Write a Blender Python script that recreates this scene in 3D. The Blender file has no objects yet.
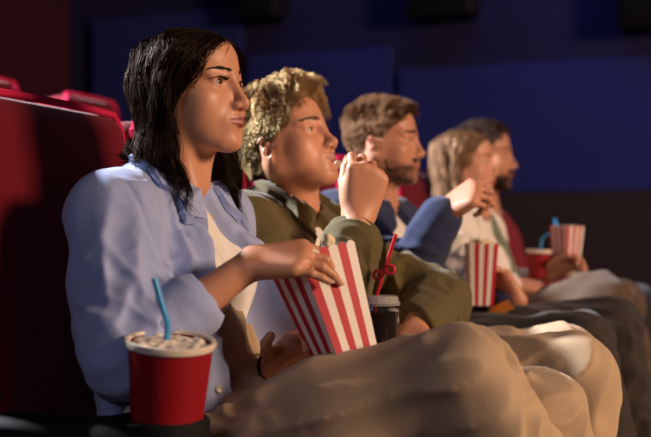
import bpy, bmesh, math, os
import numpy as np
from mathutils import Vector, Matrix, Quaternion

# ------------------------------------------------------------------ camera, world, lights, exposure
SC = bpy.context.scene
COL = SC.collection
CAM_Z, YAW, FPX, HORIZON = 0.86, math.radians(21.6), 1150.0, 240.0
VIEW = np.array([-math.sin(YAW), math.cos(YAW), 0.0])
RIGHT = np.array([math.cos(YAW), math.sin(YAW), 0.0])
cd = bpy.data.cameras.new('camera'); cam = bpy.data.objects.new('camera', cd); COL.objects.link(cam)
cam.location = (0, 0, CAM_Z); cam.rotation_euler = (math.pi / 2, 0, YAW)
cd.sensor_width = 36; cd.lens = FPX / 651 * 36; cd.shift_y = (HORIZON - 218.5) / 651
cd.clip_start = 0.05
cd.dof.use_dof = True; cd.dof.focus_distance = 1.93; cd.dof.aperture_fstop = 3.0
SC.camera = cam

SC.view_settings.view_transform = 'Standard'; SC.view_settings.look = 'None'
SC.view_settings.gamma = 1; SC.view_settings.exposure = 0.0; SC.view_settings.use_curve_mapping = False
w = bpy.data.worlds.new('world'); SC.world = w; w.use_nodes = True
w.node_tree.nodes['Background'].inputs[0].default_value = (0.10, 0.12, 0.32, 1)
w.node_tree.nodes['Background'].inputs[1].default_value = 0.05

def light(name, kind, loc, target, energy, color, **kw):
    ld = bpy.data.lights.new(name, kind); lo = bpy.data.objects.new(name, ld); COL.objects.link(lo)
    ld.energy = energy; ld.color = color
    for k, v in kw.items(): setattr(ld, k, v)
    lo.location = loc
    lo.rotation_euler = (Vector(target) - Vector(loc)).to_track_quat('-Z', 'Y').to_euler()
    return lo
# projector beam from above and behind the rows, the cinema screen in front, a blue wash on the side wall
light('projector_beam', 'SPOT', (-3.6, 1.95, 2.70), (-0.8, 2.2, 0.8), 1900, (0.88, 0.91, 1.0), spot_size=1.5, spot_blend=0.7, shadow_soft_size=0.09)
light('screen_light', 'AREA', (4.2, 1.6, 2.4), (-0.8, 2.1, 0.9), 268, (1.0, 0.68, 0.47), shape='RECTANGLE', size=1.5, size_y=1.0)
light('cool_fill', 'AREA', (-0.7, -2.2, 2.7), (-0.9, 1.9, 0.8), 17, (0.70, 0.74, 1.0), shape='DISK', size=1.2)  # unseen bluish fill from the near side, added to lift the pale shirt
light('side_wall_wash', 'AREA', (-0.4, 5.0, 3.6), (0.4, 6.5, 1.4), 27, (0.27, 0.34, 1.0), shape='RECTANGLE', size=5.0, size_y=0.4)

def at(px, py, Y):
    """the point of the room seen at a pixel, at the distance Y along the row"""
    t = (px - 325.5) / FPX
    d = Y / (VIEW[1] + RIGHT[1] * t)
    return np.array([d * (VIEW[0] + RIGHT[0] * t), Y, CAM_Z + (HORIZON - py) / FPX * d])

# ------------------------------------------------------------------ materials
def nodes_of(m):
    m.use_nodes = True
    nt = m.node_tree
    return nt, nt.nodes, nt.links, nt.nodes['Principled BSDF']
def lin(c):
    return tuple(((v / 12.92) if v <= 0.04045 else ((v + 0.055) / 1.055) ** 2.4) for v in c)
def rgb(r, g, b): return lin((r / 255, g / 255, b / 255)) + (1,)
def simple(name, col, rough=0.6, spec=0.4, noise=0.0, nscale=20, bump=0.0, bscale=200, metal=0.0, sheen=0.0):
    m = bpy.data.materials.new(name); nt, N, L, P = nodes_of(m)
    P.inputs['Base Color'].default_value = col; P.inputs['Roughness'].default_value = rough
    P.inputs['Specular IOR Level'].default_value = spec; P.inputs['Metallic'].default_value = metal
    if sheen: P.inputs['Sheen Weight'].default_value = sheen
    tc = N.new('ShaderNodeTexCoord')
    nz = N.new('ShaderNodeTexNoise'); nz.inputs['Scale'].default_value = nscale; nz.inputs['Detail'].default_value = 5
    L.new(tc.outputs['Object'], nz.inputs['Vector'])
    mr = N.new('ShaderNodeMapRange'); mr.inputs['To Min'].default_value = 1 - noise; mr.inputs['To Max'].default_value = 1 + noise
    L.new(nz.outputs['Fac'], mr.inputs['Value'])
    mx = N.new('ShaderNodeMix'); mx.data_type = 'RGBA'; mx.blend_type = 'MULTIPLY'; mx.inputs['Factor'].default_value = 1
    mx.inputs[6].default_value = col; L.new(mr.outputs['Result'], mx.inputs[7]); L.new(mx.outputs[2], P.inputs['Base Color'])
    if bump:
        b = N.new('ShaderNodeBump'); b.inputs['Strength'].default_value = bump; b.inputs['Distance'].default_value = 0.002
        n2 = N.new('ShaderNodeTexNoise'); n2.inputs['Scale'].default_value = bscale; n2.inputs['Detail'].default_value = 3
        L.new(tc.outputs['Object'], n2.inputs['Vector']); L.new(n2.outputs['Fac'], b.inputs['Height']); L.new(b.outputs['Normal'], P.inputs['Normal'])
    return m
def cloth(name, col, rough=0.85, bump=0.35, bscale=420, noise=0.10, sheen=0.15, stripe=None):
    m = simple(name, col, rough, 0.2, noise, 9, bump, bscale, sheen=sheen)
    if stripe:
        nt, N, L, P = nodes_of(m)
        src = P.inputs['Base Color'].links[0].from_socket
        tc = N.new('ShaderNodeTexCoord'); wv = N.new('ShaderNodeTexWave'); wv.bands_direction = 'Y'
        wv.inputs['Scale'].default_value = stripe; wv.inputs['Distortion'].default_value = 1.0
        L.new(tc.outputs['Object'], wv.inputs['Vector'])
        mx = N.new('ShaderNodeMix'); mx.data_type = 'RGBA'; mx.blend_type = 'MULTIPLY'
        mr = N.new('ShaderNodeMapRange'); mr.inputs['To Max'].default_value = 0.16; L.new(wv.outputs['Fac'], mr.inputs['Value'])
        L.new(mr.outputs['Result'], mx.inputs['Factor']); L.new(src, mx.inputs[6]); mx.inputs[7].default_value = (0.55, 0.6, 0.8, 1)
        L.new(mx.outputs[2], P.inputs['Base Color'])
    return m
def skin(name, col, lips, hair, sss=0.10):
    m = simple(name, col, 0.44, 0.42, 0.10, 28, 0.07, 900)
    nt, N, L, P = nodes_of(m)
    P.inputs['Subsurface Weight'].default_value = sss
    P.inputs['Subsurface Radius'].default_value = (1.0, 0.35, 0.2); P.inputs['Subsurface Scale'].default_value = 0.006
    src = P.inputs['Base Color'].links[0].from_socket
    for att, c in (('lips', lips), ('stubble', hair), ('scalp', hair)):
        a = N.new('ShaderNodeAttribute'); a.attribute_name = att
        mx = N.new('ShaderNodeMix'); mx.data_type = 'RGBA'
        L.new(a.outputs['Fac'], mx.inputs['Factor']); L.new(src, mx.inputs[6]); mx.inputs[7].default_value = c
        src = mx.outputs[2]
    L.new(src, P.inputs['Base Color'])
    return m
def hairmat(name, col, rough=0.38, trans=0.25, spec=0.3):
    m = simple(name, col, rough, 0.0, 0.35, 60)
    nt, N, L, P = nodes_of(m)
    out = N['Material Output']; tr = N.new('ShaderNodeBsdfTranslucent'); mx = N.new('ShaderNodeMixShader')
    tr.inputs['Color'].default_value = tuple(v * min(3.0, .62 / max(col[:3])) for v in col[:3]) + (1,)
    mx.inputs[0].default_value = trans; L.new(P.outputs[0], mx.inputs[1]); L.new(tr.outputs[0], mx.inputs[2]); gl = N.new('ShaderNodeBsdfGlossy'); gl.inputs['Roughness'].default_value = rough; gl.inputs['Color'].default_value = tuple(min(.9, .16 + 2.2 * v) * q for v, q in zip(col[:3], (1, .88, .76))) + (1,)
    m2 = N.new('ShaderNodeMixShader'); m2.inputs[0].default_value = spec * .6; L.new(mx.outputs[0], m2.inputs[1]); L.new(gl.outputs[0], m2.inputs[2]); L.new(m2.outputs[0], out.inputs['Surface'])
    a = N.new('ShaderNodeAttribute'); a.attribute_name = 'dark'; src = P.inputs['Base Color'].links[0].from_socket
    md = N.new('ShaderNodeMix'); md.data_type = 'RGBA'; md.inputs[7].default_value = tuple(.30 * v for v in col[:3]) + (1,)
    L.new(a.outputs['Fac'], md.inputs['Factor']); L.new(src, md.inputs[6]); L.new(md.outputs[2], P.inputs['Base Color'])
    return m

# ------------------------------------------------------------------ objects
def thing(name, label, cat, loc=(0, 0, 0), group=None):
    o = bpy.data.objects.new(name, None); COL.objects.link(o); o.location = loc; o.empty_display_size = 0.1
    o['label'] = label; o['category'] = cat
    if group: o['group'] = group
    return o
def tag(o, label, cat, group=None, kind=None):
    o['label'] = label; o['category'] = cat
    if group: o['group'] = group
    if kind: o['kind'] = kind
    return o
def root_loc(p):
    l = np.zeros(3)
    while p is not None:
        l = l + np.array(p.location); p = p.parent
    return l
def link_mesh(name, V, F, mat, parent=None, smooth=True, attrs=None, origin=None):
    """V world coordinates; F array of quads/tris or list of faces"""
    base = root_loc(parent) if parent is not None else (np.zeros(3) if origin is None else np.array(origin, float))
    me = bpy.data.meshes.new(name)
    V = np.asarray(V, float) - base
    if isinstance(F, np.ndarray):
        n, k = F.shape
        me.vertices.add(len(V)); me.vertices.foreach_set('co', V.astype(np.float32).ravel())
        me.loops.add(n * k); me.loops.foreach_set('vertex_index', F.astype(np.int32).ravel())
        me.polygons.add(n); me.polygons.foreach_set('loop_start', np.arange(0, n * k, k, dtype=np.int32))
        me.update(calc_edges=True)
    else:
        me.from_pydata([tuple(v) for v in V], [], F)
    if smooth: me.polygons.foreach_set('use_smooth', np.ones(len(me.polygons), bool))
    if attrs:
        for k, v in attrs.items():
            a = me.attributes.new(k, 'FLOAT', 'POINT'); a.data.foreach_set('value', np.asarray(v, np.float32))
    if mat is not None:
        for mm in (mat if isinstance(mat, (list, tuple)) else [mat]): me.materials.append(mm)
    o = bpy.data.objects.new(name, me); COL.objects.link(o)
    if parent is not None: o.parent = parent
    elif origin is not None: o.location = origin
    return o
def struct(o):
    o['kind'] = 'structure'; return o

class MB:
    """collects simple shapes into one mesh"""
    def __init__(self): self.V = []; self.F = []; self.M = []; self.n = 0
    def add(self, V, F, mi=0):
        self.V.append(np.asarray(V, float)); self.F += [[i + self.n for i in f] for f in F]; self.M += [mi] * len(F); self.n += len(V)
    def box(self, c, s, R=None, mi=0, bevel=0.0, seg=3):
        bm = bmesh.new(); bmesh.ops.create_cube(bm, size=1.0)
        bmesh.ops.scale(bm, vec=s, verts=bm.verts)
        if bevel: bmesh.ops.bevel(bm, geom=list(bm.edges), offset=bevel, segments=seg, profile=0.5, affect='EDGES')
        self._bm(bm, c, R, mi)
    def _bm(self, bm, c, R, mi):
        bm.verts.ensure_lookup_table(); bm.verts.index_update()
        V = np.array([v.co[:] for v in bm.verts])
        if R is not None: V = V @ np.asarray(R).T
        self.add(V + np.asarray(c), [[v.index for v in f.verts] for f in bm.faces], mi); bm.free()
    def lathe(self, c, prof, n=40, R=None, mi=0, cap=True):
        V = []; F = []
        for r, z in prof:
            for i in range(n):
                a = 2 * math.pi * i / n; V.append((r * math.cos(a), r * math.sin(a), z))
        m = len(prof)
        for j in range(m - 1):
            for i in range(n):
                F.append([j * n + i, j * n + (i + 1) % n, (j + 1) * n + (i + 1) % n, (j + 1) * n + i])
        if cap: F.append(list(range(n))[::-1]); F.append([(m - 1) * n + i for i in range(n)])
        V = np.array(V)
        if R is not None: V = V @ np.asarray(R).T
        self.add(V + np.asarray(c), F, mi)
    def tube(self, pts, r, n=10, mi=0):
        pts = [np.asarray(p, float) for p in pts]; V = []; F = []
        rr = r if hasattr(r, '__len__') else [r] * len(pts)
        for k, p in enumerate(pts):
            t = pts[min(k + 1, len(pts) - 1)] - pts[max(k - 1, 0)]; t = t / np.linalg.norm(t)
            a = np.cross(t, (0.31, 0.77, 0.55)); a /= np.linalg.norm(a); b = np.cross(t, a)
            for i in range(n):
                q = 2 * math.pi * i / n; V.append(p + rr[k] * (math.cos(q) * a + math.sin(q) * b))
        for k in range(len(pts) - 1):
            for i in range(n): F.append([k * n + i, k * n + (i + 1) % n, (k + 1) * n + (i + 1) % n, (k + 1) * n + i])
        F.append(list(range(n))[::-1]); F.append([(len(pts) - 1) * n + i for i in range(n)])
        self.add(V, F, mi)
    def build(self, name, mat, parent=None, smooth=True, origin=None, angle=None):
        o = link_mesh(name, np.concatenate(self.V), self.F, mat, parent, smooth, origin=origin)
        o.data.polygons.foreach_set('material_index', self.M)
        bm = bmesh.new(); bm.from_mesh(o.data); bmesh.ops.recalc_face_normals(bm, faces=bm.faces)
        if smooth:
            for e in bm.edges:
                if len(e.link_faces) == 2 and e.calc_face_angle(0) > math.radians(38): e.smooth = False
        bm.to_mesh(o.data); bm.free()
        return o

# ------------------------------------------------------------------ smooth solid modelling
def nrm(v):
    v = np.asarray(v, float); return v / (np.linalg.norm(v) + 1e-12)
class Solid:
    def __init__(self): self.ops = []
    def _p(self, fn, c, R, k, op): self.ops.append((op, fn, np.asarray(c, float), R, k)); return self
    def cone(self, a, b, ra, rb, k=0.01, op='+'):
        a = np.asarray(a, float); b = np.asarray(b, float); ab = b - a; L2 = float(ab @ ab) + 1e-12
        def fn(P):
            q = P - a; t = np.clip((q @ ab) / L2, 0, 1)
            return np.sqrt(((q - t[..., None] * ab) ** 2).sum(-1)) - (ra + (rb - ra) * t)
        return self._p(fn, (a + b) / 2, np.sqrt(L2) / 2 + max(ra, rb), k, op)
    def ball(self, c, r, k=0.01, op='+'): return self.cone(c, np.asarray(c) + 1e-5, r, r, k, op)
    def ell(self, c, rad, R=None, k=0.01, op='+'):
        c = np.asarray(c, float); rad = np.asarray(rad, float); RR = np.eye(3) if R is None else np.asarray(R, float)
        def fn(P):
            q = (P - c) @ RR; u = q / rad; k0 = np.sqrt((u * u).sum(-1)); k1 = np.sqrt(((u / rad) ** 2).sum(-1)) + 1e-9
            return np.where(k0 < 1e-6, -rad.min(), k0 * (k0 - 1) / k1)
        return self._p(fn, c, rad.max(), k, op)
    def box(self, c, half, r, R=None, k=0.01, op='+'):
        c = np.asarray(c, float); h = np.asarray(half, float) - r; RR = np.eye(3) if R is None else np.asarray(R, float)
        def fn(P):
            q = np.abs((P - c) @ RR) - h
            return np.sqrt((np.maximum(q, 0) ** 2).sum(-1)) + np.minimum(q.max(-1), 0) - r
        return self._p(fn, c, float(np.linalg.norm(half)), k, op)
    def plane(self, p, n, k=0.005, op='-'):
        """op '-' cuts away the side n points to"""
        p = np.asarray(p, float); n = nrm(n)
        return self._p(lambda P: -((P - p) @ n), p, 1e3, k, op)
    def disp(self, fn, amp): self.ops.append(('d', fn, None, None, amp)); return self
    def amp(self): return sum(o[4] for o in self.ops if o[0] == 'd')
    def __call__(self, P, blocks=None, br=0.0):
        """P (nb, m, 3); blocks centres for culling"""
        d = np.full(P.shape[:-1], 1.0)
        for op, fn, c, R, k in self.ops:
            if op == 'd':
                if blocks is None: d = d + fn(P)
                else:
                    near = np.abs(d).min(1) < k * 2 + 2 * br
                    if near.any(): d[near] += fn(P[near])
                continue
            if blocks is not None:
                near = np.linalg.norm(blocks - c, axis=1) - R - br < k + 0.035
                if not near.any(): continue
                v = fn(P[near]); e = d[near]
            else: v = fn(P); e = d
            if op == '+':
                h = np.maximum(k - np.abs(e - v), 0) / k; r = np.minimum(e, v) - h * h * k / 4
            elif op == '-':
                v = -v; h = np.maximum(k - np.abs(e - v), 0) / k; r = np.maximum(e, v) + h * h * k / 4
            else:
                h = np.maximum(k - np.abs(e - v), 0) / k; r = np.maximum(e, v) + h * h * k / 4
            if blocks is not None: d[near] = r
            else: d = r
        return d
    def bounds(self):
        lo = np.full(3, 1e9); hi = -lo
        for op, fn, c, R, k in self.ops:
            if op == '+': lo = np.minimum(lo, c - R - k); hi = np.maximum(hi, c + R + k)
        return lo - 0.02, hi + 0.02
    def mesh(self, vox, smooth=2):
        B = 8; lo, hi = self.bounds(); bs = vox * B
        nb = np.ceil((hi - lo) / bs).astype(int)
        # coarse pass in two levels
        g = np.stack(np.meshgrid(*[np.arange(n) for n in nb], indexing='ij'), -1).reshape(-1, 3)
        br = bs * math.sqrt(3) / 2
        keep = []
        for s in range(0, len(g), 60000):
            gg = g[s:s + 60000]; c = lo + (gg + 0.5) * bs
            d = self(c[:, None, :], c, br)[:, 0]
            keep.append(gg[np.abs(d) < br * 2.0 + self.amp() + 0.010])
        g = np.concatenate(keep)
        off = np.stack(np.meshgrid(*[np.arange(B + 1)] * 3, indexing='ij'), -1).reshape(-1, 3)
        NN = nb * B + 2
        key = lambda I: (I[..., 0].astype(np.int64) * NN[1] + I[..., 1]) * NN[2] + I[..., 2]
        ck, cv, edges = [], [], []
        corner = np.array([[i, j, k] for i in (0, 1) for j in (0, 1) for k in (0, 1)])
        E = [(a, b) for a in range(8) for b in range(a + 1, 8) if np.abs(corner[a] - corner[b]).sum() == 1]
        for s in range(0, len(g), 1500):
            gg = g[s:s + 1500]
            I = gg[:, None, :] * B + off
            D = self(lo + I * vox, lo + (gg + 0.5) * bs, br).reshape(-1, B + 1, B + 1, B + 1)
            C8 = np.stack([D[:, a:a + B, b:b + B, c:c + B] for a, b, c in corner], -1)
            neg = C8 < 0; cnt = neg.sum(-1); act = (cnt > 0) & (cnt < 8)
            ib, ix, iy, iz = np.nonzero(act)
            if not len(ib): continue
            v = C8[ib, ix, iy, iz]; acc = np.zeros((len(ib), 3)); num = np.zeros(len(ib))
            for a, b in E:
                m = (v[:, a] < 0) != (v[:, b] < 0)
                t = np.where(m, v[:, a] / np.where(m, v[:, a] - v[:, b], 1), 0)
                acc += np.where(m[:, None], corner[a] + t[:, None] * (corner[b] - corner[a]), 0); num += m
            cell = gg[ib] * B + np.stack([ix, iy, iz], -1)
            ck.append(key(cell)); cv.append(lo + (cell + acc / num[:, None]) * vox)
            for ax in range(3):
                a0 = D[:, :B, :B, :B]; sl = [slice(0, B)] * 3; sl[ax] = slice(1, B + 1); a1 = D[(slice(None),) + tuple(sl)]
                m = (a0 < 0) != (a1 < 0); ib, ix, iy, iz = np.nonzero(m)
                p = gg[ib] * B + np.stack([ix, iy, iz], -1)
                edges.append((ax, p, a0[ib, ix, iy, iz] < 0))
        ck = np.concatenate(ck); cv = np.concatenate(cv); o = np.argsort(ck); ck = ck[o]; V = cv[o]
        Q = []
        for ax, p, inside in edges:
            if not len(p): continue
            u = np.eye(3, dtype=int)[(ax + 1) % 3]; w = np.eye(3, dtype=int)[(ax + 2) % 3]
            cells = np.stack([p - u - w, p - w, p, p - u], 1)
            K = key(cells); idx = np.searchsorted(ck, K); idx = np.minimum(idx, len(ck) - 1)
            ok = (ck[idx] == K).all(1) & (cells >= 0).all((1, 2))
            q = idx[ok]; ins = inside[ok]
            q[~ins] = q[~ins][:, ::-1]
            Q.append(q)
        F = np.concatenate(Q)
        for _ in range(smooth):
            S = np.zeros_like(V); n = np.zeros(len(V))
            for a in range(4):
                i, j = F[:, a], F[:, (a + 1) % 4]
                for c in range(3):
                    S[:, c] += np.bincount(i, V[j, c], len(V)) + np.bincount(j, V[i, c], len(V))
                n += np.bincount(i, minlength=len(V)) + np.bincount(j, minlength=len(V))
            V = V * 0.5 + 0.5 * S / np.maximum(n, 1)[:, None]
        return V, F
    def build(self, name, mat, parent=None, vox=0.004, attrs=None, smooth=2, origin=None):
        V, F = self.mesh(vox, smooth)
        return link_mesh(name, V, F, mat, parent, True, attrs(V) if attrs else None, origin)

def wave_noise(seed, n=6, warp=0.6):
    rng = np.random.default_rng(seed)
    D = rng.normal(size=(3, n)); D /= np.linalg.norm(D, axis=0); D *= rng.uniform(0.7, 1.5, n); ph = rng.uniform(0, 6.28, n)
    A = rng.normal(size=(3, 3)) * 0.6
    def f(P):
        q = P + warp * np.sin(P @ A + 1.3)
        return np.sin(q @ D + ph).mean(-1)
    return f
def axis_folds(seed, axis, along, across, amp, centre=None, reach=None, sharp=True):
    """cloth folds: wavelength 'along' metres along the axis, 'across' metres round it"""
    f = wave_noise(seed); ax = nrm(axis); 
    a2 = nrm(np.cross(ax, (0.2, 0.9, 0.4))); a3 = np.cross(ax, a2)
    M = np.stack([ax * 6.283 / along, a2 * 6.283 / across, a3 * 6.283 / across], 1)
    def fn(P):
        v = f(P @ M) * 1.8
        if sharp: v = 2 * np.abs(np.clip(v, -1, 1)) ** 1.1 - 1
        v = v * amp
        if centre is not None:
            dd = np.linalg.norm(P - np.asarray(centre), axis=-1)
            v = v * np.clip(1.3 - dd / reach, 0, 1)
        return v
    return fn
# ------------------------------------------------------------------ people
class Head:
    def __init__(self, o, yaw, pitch, s=1.0, roll=0.0, g=0.0):
        y, p = math.radians(yaw), math.radians(pitch)
        f = np.array([math.cos(p) * math.cos(y), -math.cos(p) * math.sin(y), math.sin(p)])
        l = np.array([math.sin(y), math.cos(y), 0.0]); u = np.cross(f, l)
        if roll:
            r = math.radians(roll); l, u = l * math.cos(r) + u * math.sin(r), u * math.cos(r) - l * math.sin(r)
        self.R = np.stack([f, l, u], 1); self.o = np.asarray(o, float); self.s = s; self.g = g
    def p(self, x, y, z): return self.o + self.R @ (np.array([x, y, z]) * self.s)
    def v(self, x, y, z): return self.R @ np.array([x, y, z], float)
    def local(self, P): return ((P - self.o) @ self.R) / self.s

def rot_local(H, ax, deg):
    q = Matrix.Rotation(math.radians(deg), 3, ax); return H.R @ np.array(q)

def add_head(S, H, N, neck_r, feat=None):
    F = dict(jaw=0.0, nose=1.0, lip=1.0, chin=0.0, brow=0.0, eye=0.0047)
    if feat: F.update(feat)
    g = H.g; s = H.s; p = H.p
    def ell(c, r, k, op='+', R=None): S.ell(p(*c), np.array(r) * s, H.R if R is None else R, k, op)
    def cone(a, b, ra, rb, k, op='+'): S.cone(p(*a), p(*b), ra * s, rb * s, k, op)
    ell((-.012, 0, .031), (.092, .074, .072), .01)
    ell((.034, 0, .044), (.053, .060, .050), .02)
    ell((.026, 0, -.012), (.058, .060, .072), .02)
    ell((.050, 0, -.045), (.034, .043, .050), .02)
    jw = .054 - .006 * g + F['jaw']
    for q in (1, -1):
        cone((-.002, q * jw, -.058 + .006 * g), (.062, q * .017, -.098), .018, .014 - .002 * g, .022)
        cone((.0, q * jw * .98, -.055), (.008, q * .062, -.012), .017, .018, .02)
        ell((.053, q * .043, -.023), (.021, .018, .016), .022)
        cone((.081, q * .011, .017), (.064, q * .045, .017), .0085 + F['brow'] - .0012 * g, .0085 - .001 * g, .016)
    for q in (1, -1): ell((.046, q * .040, -.048), (.024, .017, .030), .024)
    for q in (1, -1): ell((.026, q * .053, -.034), (.034, .014, .034), .022)
    ell((.072 + F['chin'], 0, -.099), (.0165, .021 - .004 * g, .0145), .016)
    ell((.030, 0, -.078), (.046, .040, .026), .025)
    # neck
    hi = p(-.022, 0, -.05)
    S.cone(hi, N, neck_r, neck_r * 1.08, .03)
    for q in (1, -1):
        S.cone(p(-.015, q * .058, -.045), N + H.R @ np.array([.052, q * .016, 0]) + np.array([0, 0, -.012]), .016 * s, .011 * s, .03)
    ell((.0715, 0, -.062), (.0215, .029, .023), .016)
    # eye sockets
    for q in (1, -1): ell((.093, q * .0315, .0), (.017, .0205, .0118), .014, '-')
    # nose
    n = F['nose']
    cone((.083, 0, .012), (.084 + .0185 * n, 0, -.033), .0062 - .0008 * g, .0080 - .0008 * g, .012)
    S.ball(p(.0845 + .0195 * n, 0, -.0375), .0092 * s - .0007 * g, .008)
    for q in (1, -1): ell((.0935, q * .0115, -.0415), (.0105, .0068, .0072), .006)
    cone((.083 + .0165 * n, 0, -.0445), (.088, 0, -.049), .0048, .0055, .006)
    for q in (1, -1): ell((.0965, q * .0068, -.0492), (.0062, .0036, .0036), .003, '-')
    # mouth
    lp = F['lip']
    for q in (1, -1):
        cone((.0915 + .002 * lp, 0, -.0605), (.0815, q *   .0245, -.0645), .0052 * lp, .0022, .005)
        cone((.0905 + .002 * lp, 0, -.0717), (.0805, q * .0225, -.0658), .0062 * lp, .0024, .005)
        cone((.1000, 0, -.0661), (.0862, q * .0260, -.0652), .0013, .0013, .0025, '-')
    S.ball(p(.0995, 0, -.0855), .0080 * s, .014, '-')
    # lids with almond openings
    for q in (1, -1):
        ell((.0695, q * .0315, 0), (.0138, .0150, .0132), .005)
        cone((.083, q * .020, .0078), (.0735, q * .0455, .0068), .0034, .0034, .008)
        ell((.0840, q * .0322, -.0004), (.012, .0132, F['eye']), .002, '-', rot_local(H, 'X', q * 5))
    # ears
    for q in (1, -1):
        R = rot_local(H, 'Z', q * 27)
        R = R @ np.array(Matrix.Rotation(math.radians(-10), 3, 'Y'))
        ell((-.012, q * .0800, -.018), (.0180, .0066, .0315), .006, '+', R)
        ell((-.003, q * .0868, -.014), (.0105, .0050, .0215), .004, '-', R)
        cone((-.002, q * .0815, -.004), (-.013, q * .0855, -.020), .0030, .0028, .003); cone((-.020, q * .0860, .004), (-.010, q * .0830, .0115), .0032, .0030, .004)
        ell((.000, q * .0765, -.026), (.005, .004, .006), .004)
        ell((-.004, q * .0760, -.044), (.0075, .0048, .0085), .006)

def skin_attrs(H, lipmat=1.0, stub=0.0, hairline=None):
    def f(V):
        L = H.local(V); x, y, z = L[:, 0], L[:, 1], L[:, 2]
        zz = z + .0660 + .0012 * 0
        w = np.clip(1 - np.abs(y) / .0255, 0, 1)
        up = .0085 * w ** .6; lo = .0115 * w ** .55
        lips = ((zz > -lo) & (zz < up) & (x > .0775) & (np.abs(y) < .026)).astype(float) * lipmat
        st = np.zeros(len(V))
        if stub:
            line = -.040 - .018 * np.clip((x - .01) / .06, 0, 1)
            st = np.clip((line - z) / .012, 0, 1) * np.clip((x + .014) / .012, 0, 1) * np.clip((z + .135) / .02, 0, 1) * (1 - (lips > 0))
            mous = np.clip(1 - np.abs(z + .054) / .006, 0, 1) * np.clip(1 - np.abs(y) / .034, 0, 1) * (x > .07) * (1 - (lips > 0))
            st = np.maximum(st, np.clip(mous * 1.6, 0, 1)) * stub
        sc = np.clip((hair_line(z) - x) / .008, 0, 1) * (z > -.095) * (np.abs(y) < .078) * (1 - ear_zone(L)) * (np.linalg.norm(L, axis=1) < .16) * .92
        return {'lips': lips, 'stubble': st, 'scalp': sc}
    return f
HLZ = np.array([-.10, -.07, -.035, -.015, .0, .02, .04, .058, .070, .080, .12])
HLX = np.array([-.030, -.026, -.020, .012, .016, .024, .044, .062, .072, .085, .30])
def hair_line(z): return np.interp(z, HLZ, HLX)
def ear_zone(L):
    return np.clip(1.6 - np.sqrt(((L[:, 0] + .010) / .021) ** 2 + ((L[:, 2] + .020) / .034) ** 2), 0, 1) * (np.abs(L[:, 1]) > .068)

def eyes(person, H, iris, gaze=(0, 0)):
    for q in (1, -1):
        bm = bmesh.new(); bmesh.ops.create_uvsphere(bm, u_segments=24, v_segments=16, radius=.0121 * H.s)
        me = bpy.data.meshes.new('eye'); bm.to_mesh(me); bm.free()
        me.polygons.foreach_set('use_smooth', np.ones(len(me.polygons), bool))
        me.materials.append(iris)
        o = bpy.data.objects.new('eye', me); COL.objects.link(o); o.parent = person
        o.location = H.p(.0698, q * .0315, 0) - np.array(person.location)
        R = H.R @ np.array(Matrix.Rotation(math.radians(gaze[0]), 3, 'Z')) @ np.array(Matrix.Rotation(math.radians(-gaze[1]), 3, 'Y'))
        o.rotation_euler = Matrix(R.tolist()).to_euler()
def eyemat(name, iris):
    m = bpy.data.materials.new(name); nt, N, L, P = nodes_of(m)
    P.inputs['Roughness'].default_value = 0.08; P.inputs['Specular IOR Level'].default_value = 0.25
    tc = N.new('ShaderNodeTexCoord'); sp = N.new('ShaderNodeSeparateXYZ'); L.new(tc.outputs['Object'], sp.inputs[0])
    cr = N.new('ShaderNodeValToRGB'); cr.color_ramp.interpolation = 'LINEAR'
    mr = N.new('ShaderNodeMapRange'); mr.inputs['From Min'].default_value = .0095; mr.inputs['From Max'].default_value = .0122
    L.new(sp.outputs['X'], mr.inputs['Value']); L.new(mr.outputs['Result'], cr.inputs[0]); L.new(cr.outputs[0], P.inputs['Base Color'])
    e = cr.color_ramp.elements; e[0].position = 0.0; e[0].color = (.46, .40, .36, 1); e[1].position = 1.0; e[1].color = (.004, .004, .004, 1)
    for pos, c in ((.18, (.44, .38, .34, 1)), (.24, tuple(v * .35 for v in iris[:3]) + (1,)), (.45, iris), (.78, iris), (.84, (.004, .004, .004, 1))):
        q = e.new(pos); q.color = c
    return m

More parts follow.
